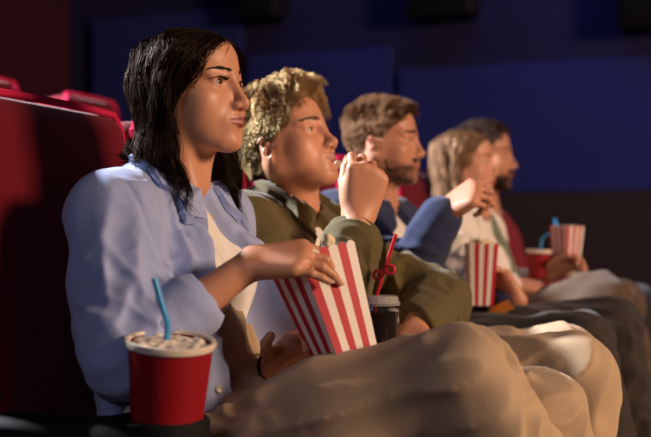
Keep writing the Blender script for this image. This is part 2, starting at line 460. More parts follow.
def add_hand(S, W, f, n, right, curls, s=1.0, spread=6, thumb=None, k=.0045, fan=None):
    """W wrist, f towards the fingers, n out of the palm; curls index..little: bends at the three joints in degrees"""
    f = nrm(f); n = nrm(n - f * (np.asarray(n, float) @ f)); u = np.cross(f, n) if right else np.cross(n, f)
    P = lambda a, b, c: W + s * (a * f + b * u + c * n)
    kn = [(.086, .030), (.090, .010), (.086, -.0105), (.077, -.029)]
    for (a, b) in kn: S.cone(P(.0, b * .55, .0), P(a - .006, b, -.001), .0165 * s, .0125 * s, .014)
    S.ell(P(.045, 0, .002), np.array((.046, .036, .0125)) * s, np.stack([f, u, n], 1), .012)
    S.ell(P(.034, .026, .010), np.array((.033, .015, .013)) * s, np.stack([nrm(f + .25 * u), nrm(u - .25 * f), n], 1), .012)
    ln = [.073, .080, .075, .058]; rad = [.0090, .0092, .0088, .0078]
    tips = []
    for i in range(4):
        a, b = kn[i]; c = curls[i]
        sp = math.radians((fan[i] if fan else (1.0, .25, -.45, -1.1)[i] * spread))
        d0 = f * math.cos(sp) + u * math.sin(sp); q = P(a - .004, b, 0); ang = 0; r = rad[i] * s
        for j, frac in enumerate((.44, .31, .25)):
            ang += math.radians(c[j]); d = d0 * math.cos(ang) + n * math.sin(ang)
            e = q + d * ln[i] * s * frac; r2 = r * (.92 if j < 2 else .84)
            S.cone(q, e, r, r2, k if j == 0 else .003)
            if j == 1: S.ball(q, r * 1.05, .003)
            q = e; r = r2
        tips.append((q, d, d0 * -math.sin(ang) + n * math.cos(ang), r))
    T = thumb or ((.75, .62, .25), (.9, .30, .30), (.95, .1, .30))
    q = P(.020, .024, .006); r = .0125 * s
    for j, (l, tv) in enumerate(zip((.040, .033, .027), T)):
        d = nrm(tv[0] * f + tv[1] * u + tv[2] * n); e = q + d * l * s; r2 = (.0110, .0098, .0082)[j] * s
        S.cone(q, e, r, r2, .010 if j == 0 else .003); q = e; r = r2
    tips.append((q, d, nrm(np.cross(np.cross(d, n), d)), r))
    return tips
def nails(person, tips, mat):
    for q, d, inward, r in tips:
        out = -inward; side = np.cross(d, out); V = []; F = []
        for i in range(5):
            for j in range(5):
                a = (i / 4 - .5) * 1.5; b = (j / 4) * .0105 - .0045
                V.append(q + out * (r * math.cos(a) * 1.04 - .0006 * (j == 0) - .0003) + side * r * math.sin(a) * (.92 if j < 4 else .75) + d * b)
        for i in range(4):
            for j in range(4): F.append([i * 5 + j, i * 5 + j + 1, (i + 1) * 5 + j + 1, (i + 1) * 5 + j])
        link_mesh('fingernail', V, F, mat, person)

def body_frame(J):
    up = nrm(J['N'] - J['P']); l = nrm(J['SL'] - J['SR']); l = nrm(l - up * (l @ up)); return np.stack([np.cross(l, up), l, up], 1)
def add_torso(S, J, off, g, k=.05, neck=None):
    R = body_frame(J)
    S.ell(J['P'], np.array((.118, .168 + .004 * g, .115)) + off, R, k)
    S.ell(J['A'], np.array((.108 - .006 * g, .150 - .016 * g, .135)) + off, R, k)
    S.ell(J['C'], np.array((.112 - .010 * g, .160 - .018 * g, .160)) + off, R, k)
    for q in ('SL', 'SR'):
        S.cone(J['N'] + np.array([-.022, 0, -.028]), J[q] + R @ np.array([-.005, 0, .008]), .046 - .006 * g + off, .050 - .006 * g + off, k)
        S.ball(J[q], .056 - .008 * g + off, .04)
        if g: S.ell(J['C'] + R @ np.array([.078, (.068 if q == 'SL' else -.068), -.015]), np.array((.055, .062, .060)) + off, R, .04)
        else: S.ell(J['C'] + R @ np.array([.068, (.075 if q == 'SL' else -.075), .045]), np.array((.045, .085, .065)) + off, R, .05)
def add_arm(S, sh, el, wr, g):
    S.cone(sh, el, .047 - .008 * g, .038 - .006 * g, .02)
    m = el + (wr - el) * .28
    S.cone(el, m, .038 - .006 * g, .041 - .007 * g, .02); S.cone(m, wr, .040 - .007 * g, .0255 - .003 * g, .02)

# ------------------------------------------------------------------ hair
def tubes(paths, r0, sides=3, tip=.25):
    """paths (n, m, 3); r0 (n,) -> verts, quads"""
    n, m, _ = paths.shape
    T = np.gradient(paths, axis=1); T /= np.linalg.norm(T, axis=2, keepdims=True) + 1e-12
    ref = np.array([0.37, 0.81, 0.45]); a = np.cross(T, ref); a /= np.linalg.norm(a, axis=2, keepdims=True) + 1e-9; b = np.cross(T, a)
    prof = np.interp(np.linspace(0, 1, m), [0, .15, .7, 1], [.7, 1, .9, tip]); rr = r0[:, None, None] * prof[None, :, None]
    V = np.stack([paths + rr * (math.cos(q) * a + math.sin(q) * b) for q in (2 * math.pi * np.arange(sides) / sides)], 2)
    idx = np.arange(n * m * sides).reshape(n, m, sides)
    F = np.stack([idx[:, :-1, :], np.roll(idx, -1, 2)[:, :-1, :], np.roll(idx, -1, 2)[:, 1:, :], idx[:, 1:, :]], -1).reshape(-1, 4)
    return V.reshape(-1, 3), F
def scalp_roots(H, n, rng, keep, collide):
    out = []
    while sum(map(len, out)) < n:
        v = rng.normal(size=(4 * n, 3)); v /= np.linalg.norm(v, axis=1)[:, None]
        L = v * np.array([.092, .074, .072]) + np.array([-.012, 0, .031])
        ok = keep(L); L = L[ok]; out.append(H.o + (L * H.s) @ H.R.T)
    P = np.concatenate(out)[:n]
    for _ in range(3):
        d, gr = dist_grad(collide, P); P = P - gr * d[:, None]
    return P
def dist_grad(S, P, e=.002):
    q = P[None]; d = S(q)[0]
    g = np.stack([S(q + e * np.eye(3)[i])[0] - d for i in range(3)], 1) / e
    return d, g / (np.linalg.norm(g, axis=1)[:, None] + 1e-9)
def grow_hair(H, collide, rng, n_guides, per, keep, length, target, steps=18, lift=.004, wave=(.0, .08), stiff=.5, clump=.65, r=.0008, out0=.5, frizz=.002, off_vary=.012, wild=0.0):
    """target(L, t, root_L) -> local direction; length(root_L) -> metres"""
    G = scalp_roots(H, n_guides, rng, keep, collide); GL = H.local(G)
    _, nr = dist_grad(collide, G)
    ln = length(GL) * rng.uniform(.8, 1.12, n_guides); st = ln / steps
    D = nr * out0 + (target(GL, 0.0, GL) @ H.R.T); D /= np.linalg.norm(D, axis=1)[:, None]
    lo = lift + off_vary * (.5 * rng.random(n_guides) + .5 * (.5 + .5 * np.clip(1.6 * wave_noise(int(rng.integers(1e6)))(GL * 120), -1, 1)))
    P = G.copy(); path = [P.copy()]; ph = wave_noise(int(rng.integers(1e6)))(GL * 70) * 7 + rng.uniform(0, .8, n_guides); wl = wave[1] * rng.uniform(.9, 1.12, n_guides)
    wn = [wave_noise(int(rng.integers(1e6))) for _ in range(3)]
    jit = np.stack([f(GL * 95) for f in wn], 1) * wild * 2.2 + rng.normal(size=(n_guides, 3)) * wild * .35
    for k in range(steps):
        t = (k + 1) / steps
        tg = target(H.local(P), t, GL) @ H.R.T + jit; tg /= np.linalg.norm(tg, axis=1)[:, None] + 1e-9
        D = D * stiff + tg * (1 - stiff); D /= np.linalg.norm(D, axis=1)[:, None]
        P = P + D * st[:, None]
        need = lo * min(1, t * 4)
        for _ in range(2):
            d, gr = dist_grad(collide, P); P = P + gr * np.clip(need - d, 0, None)[:, None]
        path.append(P.copy())
    path = np.stack(path, 1)
    s = np.linspace(0, 1, steps + 1)
    T = np.gradient(path, axis=1); T /= np.linalg.norm(T, axis=2, keepdims=True) + 1e-9
    W1 = np.cross(T, np.array([.3, .5, .8])); W1 /= np.linalg.norm(W1, axis=2, keepdims=True) + 1e-9; W2 = np.cross(T, W1)
    arg = 6.283 * (s[None, :] * ln[:, None]) / wl[:, None] + ph[:, None]
    path = path + wave[0] * np.clip(s * 1.6, 0, 1)[None, :, None] * (np.sin(arg)[..., None] * W1 + .7 * np.cos(arg)[..., None] * W2)
    # the other hairs run between their three nearest guides, drawn towards the first by 'clump'
    ch = scalp_roots(H, n_guides * per, rng, keep, collide)
    near = np.zeros((len(ch), 3), int); dist = np.zeros((len(ch), 3))
    for a in range(0, len(ch), 2000):
        dd = ((ch[a:a + 2000, None] - G[None]) ** 2).sum(-1); k3 = np.argpartition(dd, 3, axis=1)[:, :3]
        v3 = np.take_along_axis(dd, k3, 1); o3 = np.argsort(v3, 1)
        near[a:a + 2000] = np.take_along_axis(k3, o3, 1); dist[a:a + 2000] = np.sqrt(np.take_along_axis(v3, o3, 1))
    ok = dist[:, 0] < .03; ch, near, dist = ch[ok], near[ok], dist[ok]
    wt = 1 / (dist + .003) ** 1.5; wt /= wt.sum(1, keepdims=True)
    rel = path - path[:, :1]
    smooth_ = ch[:, None] + (rel[near] * wt[:, :, None, None]).sum(1)
    tgt = path[near[:, 0]]
    kk = (clump * np.clip(s * 1.3, 0, 1))[None, :, None]
    C = smooth_ * (1 - kk) + tgt * kk
    ph2 = rng.uniform(0, 6.28, (len(C), 3)); fr = rng.uniform(1.2, 3, (len(C), 1))
    C = C + frizz * np.clip(s * 2, 0, 1)[None, :, None] * np.sin(fr[:, None] * 6.283 * s[None, :, None] * .6 + ph2[:, None, :])
    cut = rng.uniform(.86, 1.0, len(C)); fi = np.arange(steps + 1)[None] * cut[:, None]; i0 = np.minimum(fi.astype(int), steps - 1); ff = (fi - i0)[..., None]
    C = np.take_along_axis(C, i0[..., None], 1) * (1 - ff) + np.take_along_axis(C, i0[..., None] + 1, 1) * ff
    return np.concatenate([path, C]), np.full(len(path) + len(C), r) * rng.uniform(.7, 1.15, len(path) + len(C))
def patch(S, A, B, C, D, lift, thick, n=10, m=10, bow=0.0, soft=2):
    """a piece of cloth laid on a solid: corners A B (inner edge) D C (outer edge)"""
    u, v = np.meshgrid(np.linspace(0, 1, n), np.linspace(0, 1, m), indexing='ij')
    A, B, C, D = (np.asarray(x, float) for x in (A, B, C, D))
    P = ((1 - u) * (1 - v))[..., None] * A + (u * (1 - v))[..., None] * B + (u * v)[..., None] * C + ((1 - u) * v)[..., None] * D
    P = P.reshape(-1, 3)
    for _ in range(4):
        d, g = dist_grad(S, P); P = P - g * np.clip(d, -.02, .02)[:, None]
    d, g = dist_grad(S, P, .008)
    ed_ = (np.minimum(np.minimum(u, 1 - u), np.minimum(v, 1 - v)).reshape(-1) > 1e-6)
    up = P + g * (lift + thick * np.where(ed_, 1, .7))[:, None] + g * (bow * np.sin(math.pi * v.reshape(-1)))[:, None]; lo = P + g * (lift * .2)
    N = n * m; F = []
    idx = np.arange(N).reshape(n, m)
    for i in range(n - 1):
        for j in range(m - 1):
            a, b, c, e = idx[i, j], idx[i + 1, j], idx[i + 1, j + 1], idx[i, j + 1]
            F.append([a, b, c, e]); F.append([N + e, N + c, N + b, N + a])
    ring = list(idx[:, 0]) + list(idx[-1, 1:]) + list(idx[-2::-1, -1]) + list(idx[0, -2:0:-1])
    for a, b in zip(ring, ring[1:] + ring[:1]): F.append([b, a, N + a, N + b])
    return np.concatenate([up, lo]), F
def patch_obj(name, mat, parent, *a, **k):
    V, F = patch(*a, **k); mb = MB(); mb.add(V, F); return mb.build(name, mat, parent)
def hit(S, px, py, y0=1.2, y1=5.0, n=500):
    """where the sight line of a pixel meets a solid, and the normal there"""
    ys = np.linspace(y0, y1, n); P = np.stack([at(px, py, y) for y in ys]); d = S(P[None])[0]
    k = int(np.argmax(d < 0)) if (d < 0).any() else int(np.argmin(d))
    p = P[k][None]
    for _ in range(3):
        d, g = dist_grad(S, p); p = p - g * d[:, None]
    return p[0], g[0]
def groove(p0, nvec, centre, reach, w=.003):
    nvec = nrm(nvec)
    return lambda P: np.exp(-(((P - p0) @ nvec) / w) ** 2) * np.clip(1.4 - np.linalg.norm(P - centre, axis=-1) / reach, 0, 1) * .0035
def brows(person, H, mat, thick=.0032, rng=None, n=90, arch=.003, zc=.0185, w=(.010, .050)):
    rng = rng or np.random.default_rng(5)
    S = Solid()
    paths = []
    for q in (1, -1):
        for i in range(n):
            t = rng.random(); y = w[0] + (w[1] - w[0]) * t
            z = zc + arch * math.sin(t * 2.4) + rng.normal() * thick * .45 * (1 - .5 * t)
            x = .0905 - 7.2 * max(0, y - .006) ** 2 - .3 * (y - .01) * .25
            a = np.array([x, q * y, z]); d = np.array([-.25 - .3 * t, q * .9, .45 - .75 * t]); d /= np.linalg.norm(d)
            paths.append([H.p(*(a + d * l * .009 + np.array([.0012, 0, 0]) * math.sin(l * 3.1))) for l in (0, .35, .7, 1)])
    return np.array(paths), np.full(len(paths), .00055)
def on_surface(paths, body, lift=.0006):
    """drop short hairs onto the skin"""
    n, m, _ = paths.shape; P = paths.reshape(-1, 3)
    for _ in range(3):
        d, g = dist_grad(body, P); P = P - g * (d - lift)[:, None]
    return P.reshape(n, m, 3)
def A3(*a): return np.array(a, float)
# ------------------------------------------------------------------ the auditorium
def box_struct(name, lo, hi, mat):
    m = MB(); lo, hi = np.array(lo, float), np.array(hi, float); m.box((lo + hi) / 2, hi - lo); return struct(m.build(name, mat, smooth=False))
navy_wall = simple('navy_wall', rgb(40, 38, 74), 0.9, 0.15, 0.10, 3, 0.15, 90)
navy_panel = simple('navy_acoustic_panel', rgb(43, 51, 114), 0.85, 0.2, 0.06, 4, 0.3, 260)
dado_mat = simple('dark_brown_dado', rgb(58, 48, 47), 0.9, 0.15, 0.1, 4)
carpet = simple('dark_carpet', rgb(38, 24, 26), 0.95, 0.1, 0.3, 60, 0.5, 300)
maroon_panel = simple('maroon_wall', rgb(70, 30, 40), 0.9, 0.15, 0.1, 4)
WY = 6.5
box_struct('floor', (-4.5, -3.2, -0.1), (6.2, 6.7, 0), carpet)
box_struct('ceiling', (-4.5, -3.2, 4.4), (6.2, 6.7, 4.5), simple('dark_ceiling', rgb(24, 22, 30), .9, .1))
box_struct('wall_far', (-4.5, WY, 0), (6.2, WY + .1, 4.4), navy_wall)
box_struct('wall_back', (-4.5, -3.2, 0), (-4.4, 6.7, 4.4), maroon_panel)
box_struct('wall_front', (6.1, -3.2, 0), (6.2, 6.7, 4.4), navy_wall)
box_struct('wall_near', (-4.5, -3.3, 0), (6.2, -3.2, 4.4), navy_wall)
box_struct('trim_1', (-4.3, WY - .09, 0), (6.1, WY, 1.125), dado_mat)
def wall_panel(px0, px1, z0, z1, n):
    a, b = at(px0, 200, WY - .06), at(px1, 200, WY - .06)
    m = MB(); m.box(((a[0] + b[0]) / 2, WY - .03, (z0 + z1) / 2), (b[0] - a[0], .06, z1 - z0), bevel=.008, seg=2)
    return struct(m.build('trim_%d' % n, navy_panel, smooth=False))
wall_panel(246, 391, 1.13, 2.00, 2)
wall_panel(398, 760, 1.13, 1.86, 3)
wall_panel(92, 240, 1.13, 2.3, 4)
speaker_black = simple('black_cabinet', rgb(20, 18, 22), .7, .3)
grille_black = simple('black_grille', rgb(12, 11, 14), .9, .2, .3, 200)
for px, z0, wd, lab in ((262, 2.19, .26, 'black wall speaker above the heads of the first two film goers'), (443, 2.12, .38, 'wide black wall speaker above the man in the navy jacket'), (648, 1.98, .30, 'black wall speaker at the top corner towards the screen')):
    c = at(px, 10, WY - .16); t = thing('wall_speaker', lab, 'speaker', (c[0], WY, z0 + .2), 'speakers on the side wall')
    m = MB(); m.box((c[0], WY - .15, z0 + .22), (wd, .22, .42), bevel=.015); m.build('cabinet', speaker_black, t)
    m = MB(); m.box((c[0], WY - .267, z0 + .22), (wd - .04, .014, .38), bevel=.005); m.build('grille', grille_black, t)
    m = MB(); m.box((c[0], WY - .02, z0 + .22), (.10, .04, .12), bevel=.005); m.build('bracket', speaker_black, t)

red_velvet = simple('red_velvet', rgb(104, 12, 26), .95, .12, .12, 12, .35, 500, sheen=.12)
piping_mat = simple('crimson_piping', rgb(196, 40, 78), .9, .05)
black_plastic = simple('black_plastic', rgb(16, 14, 16), .7, .25, .1, 40)
def make_seat(y, label, x0=0.0, z0=0.0, name='cinema_seat', wd=.250):
    t = thing(name, label, 'seat', (-.98 + x0, y, z0), 'red cinema seats')
    a = math.radians(-9); R = np.array(Matrix.Rotation(a, 3, 'Y')); o = A3(x0, 0, z0)
    S = Solid(); S.box(A3(-1.205, y, .792) + o, (.085, wd, .305), .05, R, .01)
    S.box(A3(-1.20, y, .74) + o, (.085, wd - .05, .18), .06, R, .03)
    S.build('backrest', red_velvet, t, .012, smooth=3)
    m = MB(); 
    for q in (-1, 1):
        m.tube([A3(-1.205, y, .792) + o + R @ A3(.066, q * s * (wd - .012), z) for s, z in ((1, -.25), (1, .0), (1, .21), (.975, .276), (.90, .300), (.4, .304), (0, .304))], .007, 8)
    m.build('piping', piping_mat, t)
    S = Solid(); S.box(A3(-.79, y, .405) + o, (.25, wd - .01, .065), .05, np.array(Matrix.Rotation(math.radians(-4), 3, 'Y')), .01)
    S.build('seat_cushion', red_velvet, t, .012, smooth=3)
    m = MB(); m.box(A3(-1.33, y, .62) + o, (.03, wd * 1.9, .75), R, bevel=.012); m.build('back_shell', black_plastic, t)
    m = MB(); m.box(A3(-1.0, y, .17) + o, (.34, .10, .34), bevel=.02); m.build('pedestal', black_plastic, t)
    return t
seat_y = [1.68, 2.19, 2.735, 3.30, 3.86]
arm_y = [1.405, 1.935, 2.462, 3.018, 3.58, 4.14]
ARM_TOP = .606
HOLD_X = [-.797, -.665, -.70, -.70, -.70, -.70]
def make_armrest(y, label, hx, hr=.0525):
    t = thing('armrest', label, 'armrest', (-.85, y, 0), 'armrests with cup holders')
    S = Solid(); S.box((-.93, y, ARM_TOP - .03), (.16, .047, .03), .024, None, .01); S.box((hx - .02, y, ARM_TOP - .045), (.075, .062, .045), .03, None, .03)
    S.cone((hx, y, ARM_TOP - .06), (hx, y, ARM_TOP + .1), .0 + hr, hr, .004, '-')
    S.build('arm_pad', black_plastic, t, .005)
    m = MB(); m.lathe((hx, y, 0), [(hr, ARM_TOP - .085), (hr + .0055, ARM_TOP - .085), (hr + .0075, ARM_TOP + .004), (hr + .0035, ARM_TOP + .008), (hr - .0005, ARM_TOP + .004), (hr - .0025, ARM_TOP - .078), (0, ARM_TOP - .078)], 36, cap=False)
    m.lathe((hx, y, 0), [(0, ARM_TOP - .086), (hr, ARM_TOP - .086)], 36, cap=False); m.build('cup_holder', black_plastic, t)
    m = MB(); m.box((-.95, y, .30), (.22, .05, .60), bevel=.015); m.build('support', black_plastic, t)
    return t
def want_room(): return True
if want_room():
    who = ['the woman in the pale blue shirt', 'the man in the olive jacket', 'the man in the navy jacket', 'the woman in the white blouse', 'the bearded man at the end of the row']
    for y, wn in zip(seat_y, who): make_seat(y, 'red velvet cinema seat under ' + wn)
    for y, hx, hr, lb in zip(arm_y, HOLD_X, (.0560, .040, .045, .045, .045, .045), ('black armrest holding the large red cup', 'black armrest holding the clear cup of cola', 'black armrest between the olive jacket and the navy jacket', 'black armrest between the navy jacket and the white blouse', 'black armrest holding the small red cup with a blue straw', 'black armrest at the far end beyond the bearded man')):
        make_armrest(y, lb, hx, hr)
    make_seat(3.32, 'empty red seat in the row behind, its rounded top showing beside black hair', -.98, .24, wd=.17)
    make_seat(2.76, 'empty red seat in the row behind, at the edge of the picture', -.98, .24, wd=.17)
    box_struct('floor_riser', (-4.4, -3.2, 0), (-1.42, WY, .20), carpet)
def want(n): return True
Q = 1.0

white_tee = cloth('white_knit', rgb(238, 232, 222), 0.9, 0.3, 500)
lips_f = rgb(150, 62, 58); lips_m = rgb(160, 88, 76)

def strands(name, sets, mat, person, sides=3, extra=None, attrs=None):
    Vs, Fs, n = [], [], 0
    for paths, r in sets:
        V, F = tubes(paths, r, sides); Vs.append(V); Fs.append(F + n); n += len(V)
    if extra is not None: Vs.append(extra[0]); Fs.append(extra[1] + n)
    Vs = np.concatenate(Vs); return link_mesh(name, Vs, np.concatenate(Fs), mat, person, True, attrs(Vs) if attrs else None)

def build_woman():
    g = 1.0
    pr = thing('person', 'woman with shoulder-length wavy black hair in an open pale blue shirt over a white top', 'person', (-.90, 1.69, 0), 'film goers in the row')
    J = dict(P=A3(-.88, 1.69, .515), A=A3(-.925, 1.69, .665), C=A3(-.955, 1.69, .80), N=A3(-.950, 1.695, .955), SR=A3(-.962, 1.545, .888), SL=A3(-.955, 1.855, .89))
    H = Head(A3(-.915, 1.70, 1.108), 5, 6, .97, g=g)
    RE, RW = at(134, 350, 1.45), at(252, 263, 1.55)
    LE, LW = A3(-.92, 1.88, .665), at(278, 368, 1.70)
    B = Solid(); add_torso(B, J, -.004, g)
    add_arm(B, J['SR'], RE, RW, g); add_arm(B, J['SL'], LE, LW, g)
    add_head(B, H, J['N'], .047, dict(lip=1.12, eye=.0050))
    tr = add_hand(B, RW, (.93, .22, .10), (.12, .62, -.75), True, [(34, 46, 30), (30, 40, 28), (24, 26, 16), (20, 12, 8)], .93, 5,
                  thumb=((.8, .35, .6), (.9, .05, .5), (.95, -.1, .4)))
    tl = add_hand(B, LW, (.66, -.22, .52), (.50, -.62, -.55), False, [(30, 40, 30), (32, 42, 30), (34, 44, 30), (36, 44, 30)], .93, 5,
                  thumb=((.5, .75, .25), (.75, .6, .2), (.9, .35, .2)))
    sk = skin('woman_skin', rgb(206, 146, 112), lips_f, rgb(26, 18, 16))
    B.build('body', sk, pr, .0024 * Q, skin_attrs(H, .9))
    nails(pr, tr[:4], simple('nail_varnish', rgb(216, 165, 150), .25, .5))
    eyes(pr, H, eyemat('brown_iris', rgb(58, 36, 22)), (-7, 5))
    # white top
    T = Solid(); add_torso(T, J, .005, g)
    T.plane(J['N'] + A3(.05, 0, -.035), (-.42, 0, 1), .006)
    T.disp(axis_folds(3, (0, 0, 1), .16, .07, .0035, J['A'], .22), .0035)
    T.build('white_top', white_tee, pr, .0035 * Q)
    # trousers: right leg crossed over the left one
    RK, RA = at(462, 352, 1.60) + A3(0, 0, -.042), A3(-.20, 1.66, .30)
    LK, LA = A3(-.355, 1.80, .578), A3(-.25, 1.84, .09)
    RH, LH = A3(-.83, 1.60, .500), A3(-.83, 1.79, .505)
    U = Solid()
    U.ell(J['P'] + A3(.01, 0, -.005), (.135, .185, .125), body_frame(J), .05)
    U.cone(J['P'] + A3(-.02, 0, .05), J['A'] + A3(0, 0, .0), .128, .122, .05)
    for h, kk, an, r1 in ((RH, RK, RA, .1), (LH, LK, LA, .098)):
        U.cone(h, h + (kk - h) * .55, r1, .092, .05); U.cone(h + (kk - h) * .55, kk, .090, .070, .04)
        U.cone(kk, an, .070, .076, .03)
    th = nrm(RK - RH)
    U.cone(RH + A3(.12, -.07, .08), RK + A3(-.05, -.03, .055), .013, .010, .035)
    U.cone(RH + A3(.10, .0, .085), RK + A3(-.09, .02, .062), .011, .008, .03)
    U.cone(RK + A3(.03, -.04, .03), RA + A3(-.02, -.07, .05), .010, .012, .03)
    U.disp(axis_folds(11, th + A3(0, .15, .1), .55, .075, .009, sharp=True), .009)
    U.disp(axis_folds(12, (.1, .8, .4), .06, .12, .006, RH + A3(.04, -.02, .05), .16), .006)
    trm = cloth('beige_twill', rgb(186, 160, 128), .8, .3, 380)
    U.build('trousers', trm, pr, .004 * Q)
    for an, dv in ((RA, A3(.75, .1, -.66)), (LA, A3(1, .1, 0))):
        W = Solid(); f = nrm(dv); W.cone(an - A3(.01, 0, .0), an + A3(.0, 0, -.05), .036, .036, .02); W.cone(an + A3(-.02, 0, -.055) + f * .0, an + A3(0, 0, -.055) + f * .15, .040, .030, .03)
        W.build('shoe', simple('white_leather', rgb(214, 208, 198), .5, .4), pr, .008)
    # open shirt
    S = Solid(); add_torso(S, J, .020, g)
    R = body_frame(J)
    S.ell(J['A'] + A3(.02, 0, -.03), (.135, .178, .15), R, .05)
    S.ell(J['P'] + A3(-.02, 0, .0), (.14, .20, .11), R, .05)
    # hanging left front with its curved hem
    S.ell(at(266, 305, 1.745), (.062, .028, .100), R, .03)
    cuff = RE + (RW - RE) * .40
    S.cone(J['SR'], RE, .062, .056, .04); S.cone(RE, cuff, .056, .047, .03)
    S.cone(J['SR'] * .6 + RE * .4 + A3(-.02, 0, -.02), RE + A3(-.005, -.005, -.02), .056, .054, .05)
    S.cone(J['SL'], LE, .062, .060, .04); S.cone(LE, LE + (LW - LE) * .3, .058, .05, .03)
    ua = nrm(RE - J['SR'] + A3(.10, 0, 0))
    S.disp(axis_folds(21, ua, .34, .085, .0075, (J['SR'] + RE) / 2, .20), .0075)
    S.disp(axis_folds(25, nrm(RE - J['SR'] + A3(.25, 0, .15)), .26, .055, .006, RE + A3(0, 0, .05), .12), .006)
    S.disp(axis_folds(22, nrm(cuff - RE), .055, .12, .004, RE + A3(.02, 0, .02), .10), .004)
    S.disp(axis_folds(23, (.25, -.2, 1), .38, .075, .006, J['A'] + A3(.05, 0, .04), .26), .006)
    q1, q2, q3 = at(106, 183, 1.55), at(148, 222, 1.50), at(157, 270, 1.52)
    S.disp(groove(q2, np.cross(q2 - q1, q3 - q2), q2, .11), .0035)
    # front opening and neck opening
    f0 = J['N'] + A3(.085, -.004, -.03)
    S.cone(f0 + A3(0, -.012, 0), J['C'] + R @ A3(.165, -.018, -.02), .032, .082, .006, '-')
    S.cone(J['C'] + R @ A3(.165, -.018, -.02), J['P'] + R @ A3(.16, -.015, .02), .082, .084, .006, '-')
    S.cone(J['N'] + A3(.0, 0, -.02), H.p(-.01, 0, -.03), .052, .08, .006, '-')
    S.plane(cuff, nrm(RW - RE), .004) if False else None
    shm = cloth('pale_blue_cotton', rgb(166, 178, 216), .8, .3, 420, stripe=160)
    S.build('shirt', shm, pr, .0036 * Q)
    # rolled cuff
    C = Solid(); ax = nrm(RW - RE)
    C.cone(cuff - ax * .022, cuff + ax * .016, .052, .050, .01); C.cone(cuff - ax * .05, cuff + ax * .05, .040, .037, .004, '-')
    C.disp(axis_folds(31, ax, .03, .10, .0015), .0015); C.build('cuff', shm, pr, .003 * Q)
    # collar leaves, front placket and buttons
    for q in (-1, 1):
        patch_obj('collar', shm, pr, S, J['N'] + A3(-.040, q * .060, .026), J['N'] + A3(.060, q * .044, -.030), J['N'] + A3(.088, q * .084, -.098), J['N'] + A3(-.004, q * .106, -.004), .008, .004, 18, 12, bow=.005)
    # buttons down the right front
    for k, (px, py) in enumerate(((209, 218), (231, 330), (216, 390))):
        p, gn = hit(S, px, py); m = MB(); m.lathe((0, 0, 0), [(.0, -.001), (.0055, -.001), (.0062, .0005), (.005, .0018), (.0035, .0010), (0, .0010)], 18, cap=False)
        R3 = Vector(gn).to_track_quat('Z', 'Y').to_matrix()
        m.V = [v @ np.array(R3).T + p + gn * .002 for v in m.V]
        m.build('button', simple('pearl_button', rgb(214, 204, 190), .25, .6), pr)
    # hair
    rng = np.random.default_rng(7)
    K = Solid(); K.ell(H.p(-.012, 0, .031), np.array((.092, .074, .072)) * H.s, H.R, .01); K.ell(H.p(.034, 0, .044), np.array((.053, .060, .050)) * H.s, H.R, .02)
    K.ell(H.p(.030, 0, -.025), np.array((.062, .066, .085)) * H.s, H.R, .03); K.cone(H.p(-.022, 0, -.05), J['N'], .052, .060, .03)
    for q in ('SL', 'SR'): K.cone(J['N'] + A3(-.02, 0, -.02), J[q], .058, .070, .04)
    K.ell(J['C'], (.130, .17, .17), R, .05)
    K.ell(H.p(.092, 0, -.035), np.array((.072, .070, .095)) * H.s, H.R, .015)
    keep = lambda L: (L[:, 0] < hair_line(L[:, 2]) + .004) & (L[:, 2] > -.055)
    def target(L, t, L0):
        s = np.where(L0[:, 1] > .012, 1.0, -1.0); front = np.clip((L0[:, 0] - .0) / .05, 0, 1) * np.clip((L0[:, 2] - .02) / .04, 0, 1)
        side = np.stack([.30 - 1.6 * t + 0 * s, s * 1.0, -.25 + 0 * s], 1); xt = np.where(L0[:, 0] > -.01, -.008 + .5 * (L0[:, 1] % .02) + .03 * np.clip(t - .6, 0, 1), L0[:, 0] * .8); down = np.stack([np.clip((xt - L[:, 0]) * 14, -.75, .4) + .10 * np.sin(9 * t + L0[:, 1] * 40), s * .02, -1 + 0 * s], 1)
        k = np.clip((t - .06) / .22, 0, 1)
        a = np.clip(front + np.clip((L0[:, 2] - .06) / .04, 0, 1) * .8, 0, 1)
        kk = (1 - a) + a * k
        return side * (1 - kk)[:, None] + down * kk[:, None]
    length = lambda L: .225 + .05 * np.clip(L[:, 2] / .1, 0, 1) - .06 * np.clip((L[:, 0] - .045) / .03, 0, 1) - .055 * np.clip((-.02 - L[:, 0]) / .05, 0, 1)
    hs = grow_hair(H, K, rng, 520, 15, keep, length, target, 24, .003, (.0100, .125), .6, .30, .00060, .2, .0035, .015, .09)
    C = Solid(); C.ell(H.p(-.014, 0, .031), np.array((.093, .077, .074)) * H.s, H.R, .01)
    C.ell(H.p(-.040, 0, -.05), np.array((.055, .078, .085)) * H.s, H.R, .03)
    C.ell(H.p(.085, 0, -.02), np.array((.095, .082, .088)) * H.s, H.R, .012, '-')
    cv = C.mesh(.005 * Q)
    hm = hairmat('black_hair', rgb(34, 20, 14), .42, .30, .10)
    strands('hair', [hs], hm, pr, extra=cv)
    pb, rb = brows(pr, H, None, .0027, rng, 130, arch=.005, zc=.0175)
    pb = on_surface(pb, B); bhm = simple('brow_hair', rgb(46, 30, 24), .6); strands('eyebrow', [(pb[:130], rb[:130])], bhm, pr); strands('eyebrow', [(pb[130:], rb[130:])], bhm, pr)
    lashes = []
    for q in (1, -1):
        for i in range(26):
            t = i / 25; y = .0195 + .027 * t; x = .0838 - .0115 * t ** 1.6; z = .0042 * math.sin(math.pi * (.12 + .8 * t)) + .0006
            lashes.append([H.p(x + .009 * l * (1 - .35 * t), q * (y + .004 * l * t), z + .0035 * l * l + .001 * l) for l in (0, .35, .7, 1)])
    ls = np.array(lashes); lr = np.full(26, .0005); strands('eyelashes', [(ls[:26], lr)], hm, pr); strands('eyelashes', [(ls[26:], lr)], hm, pr)
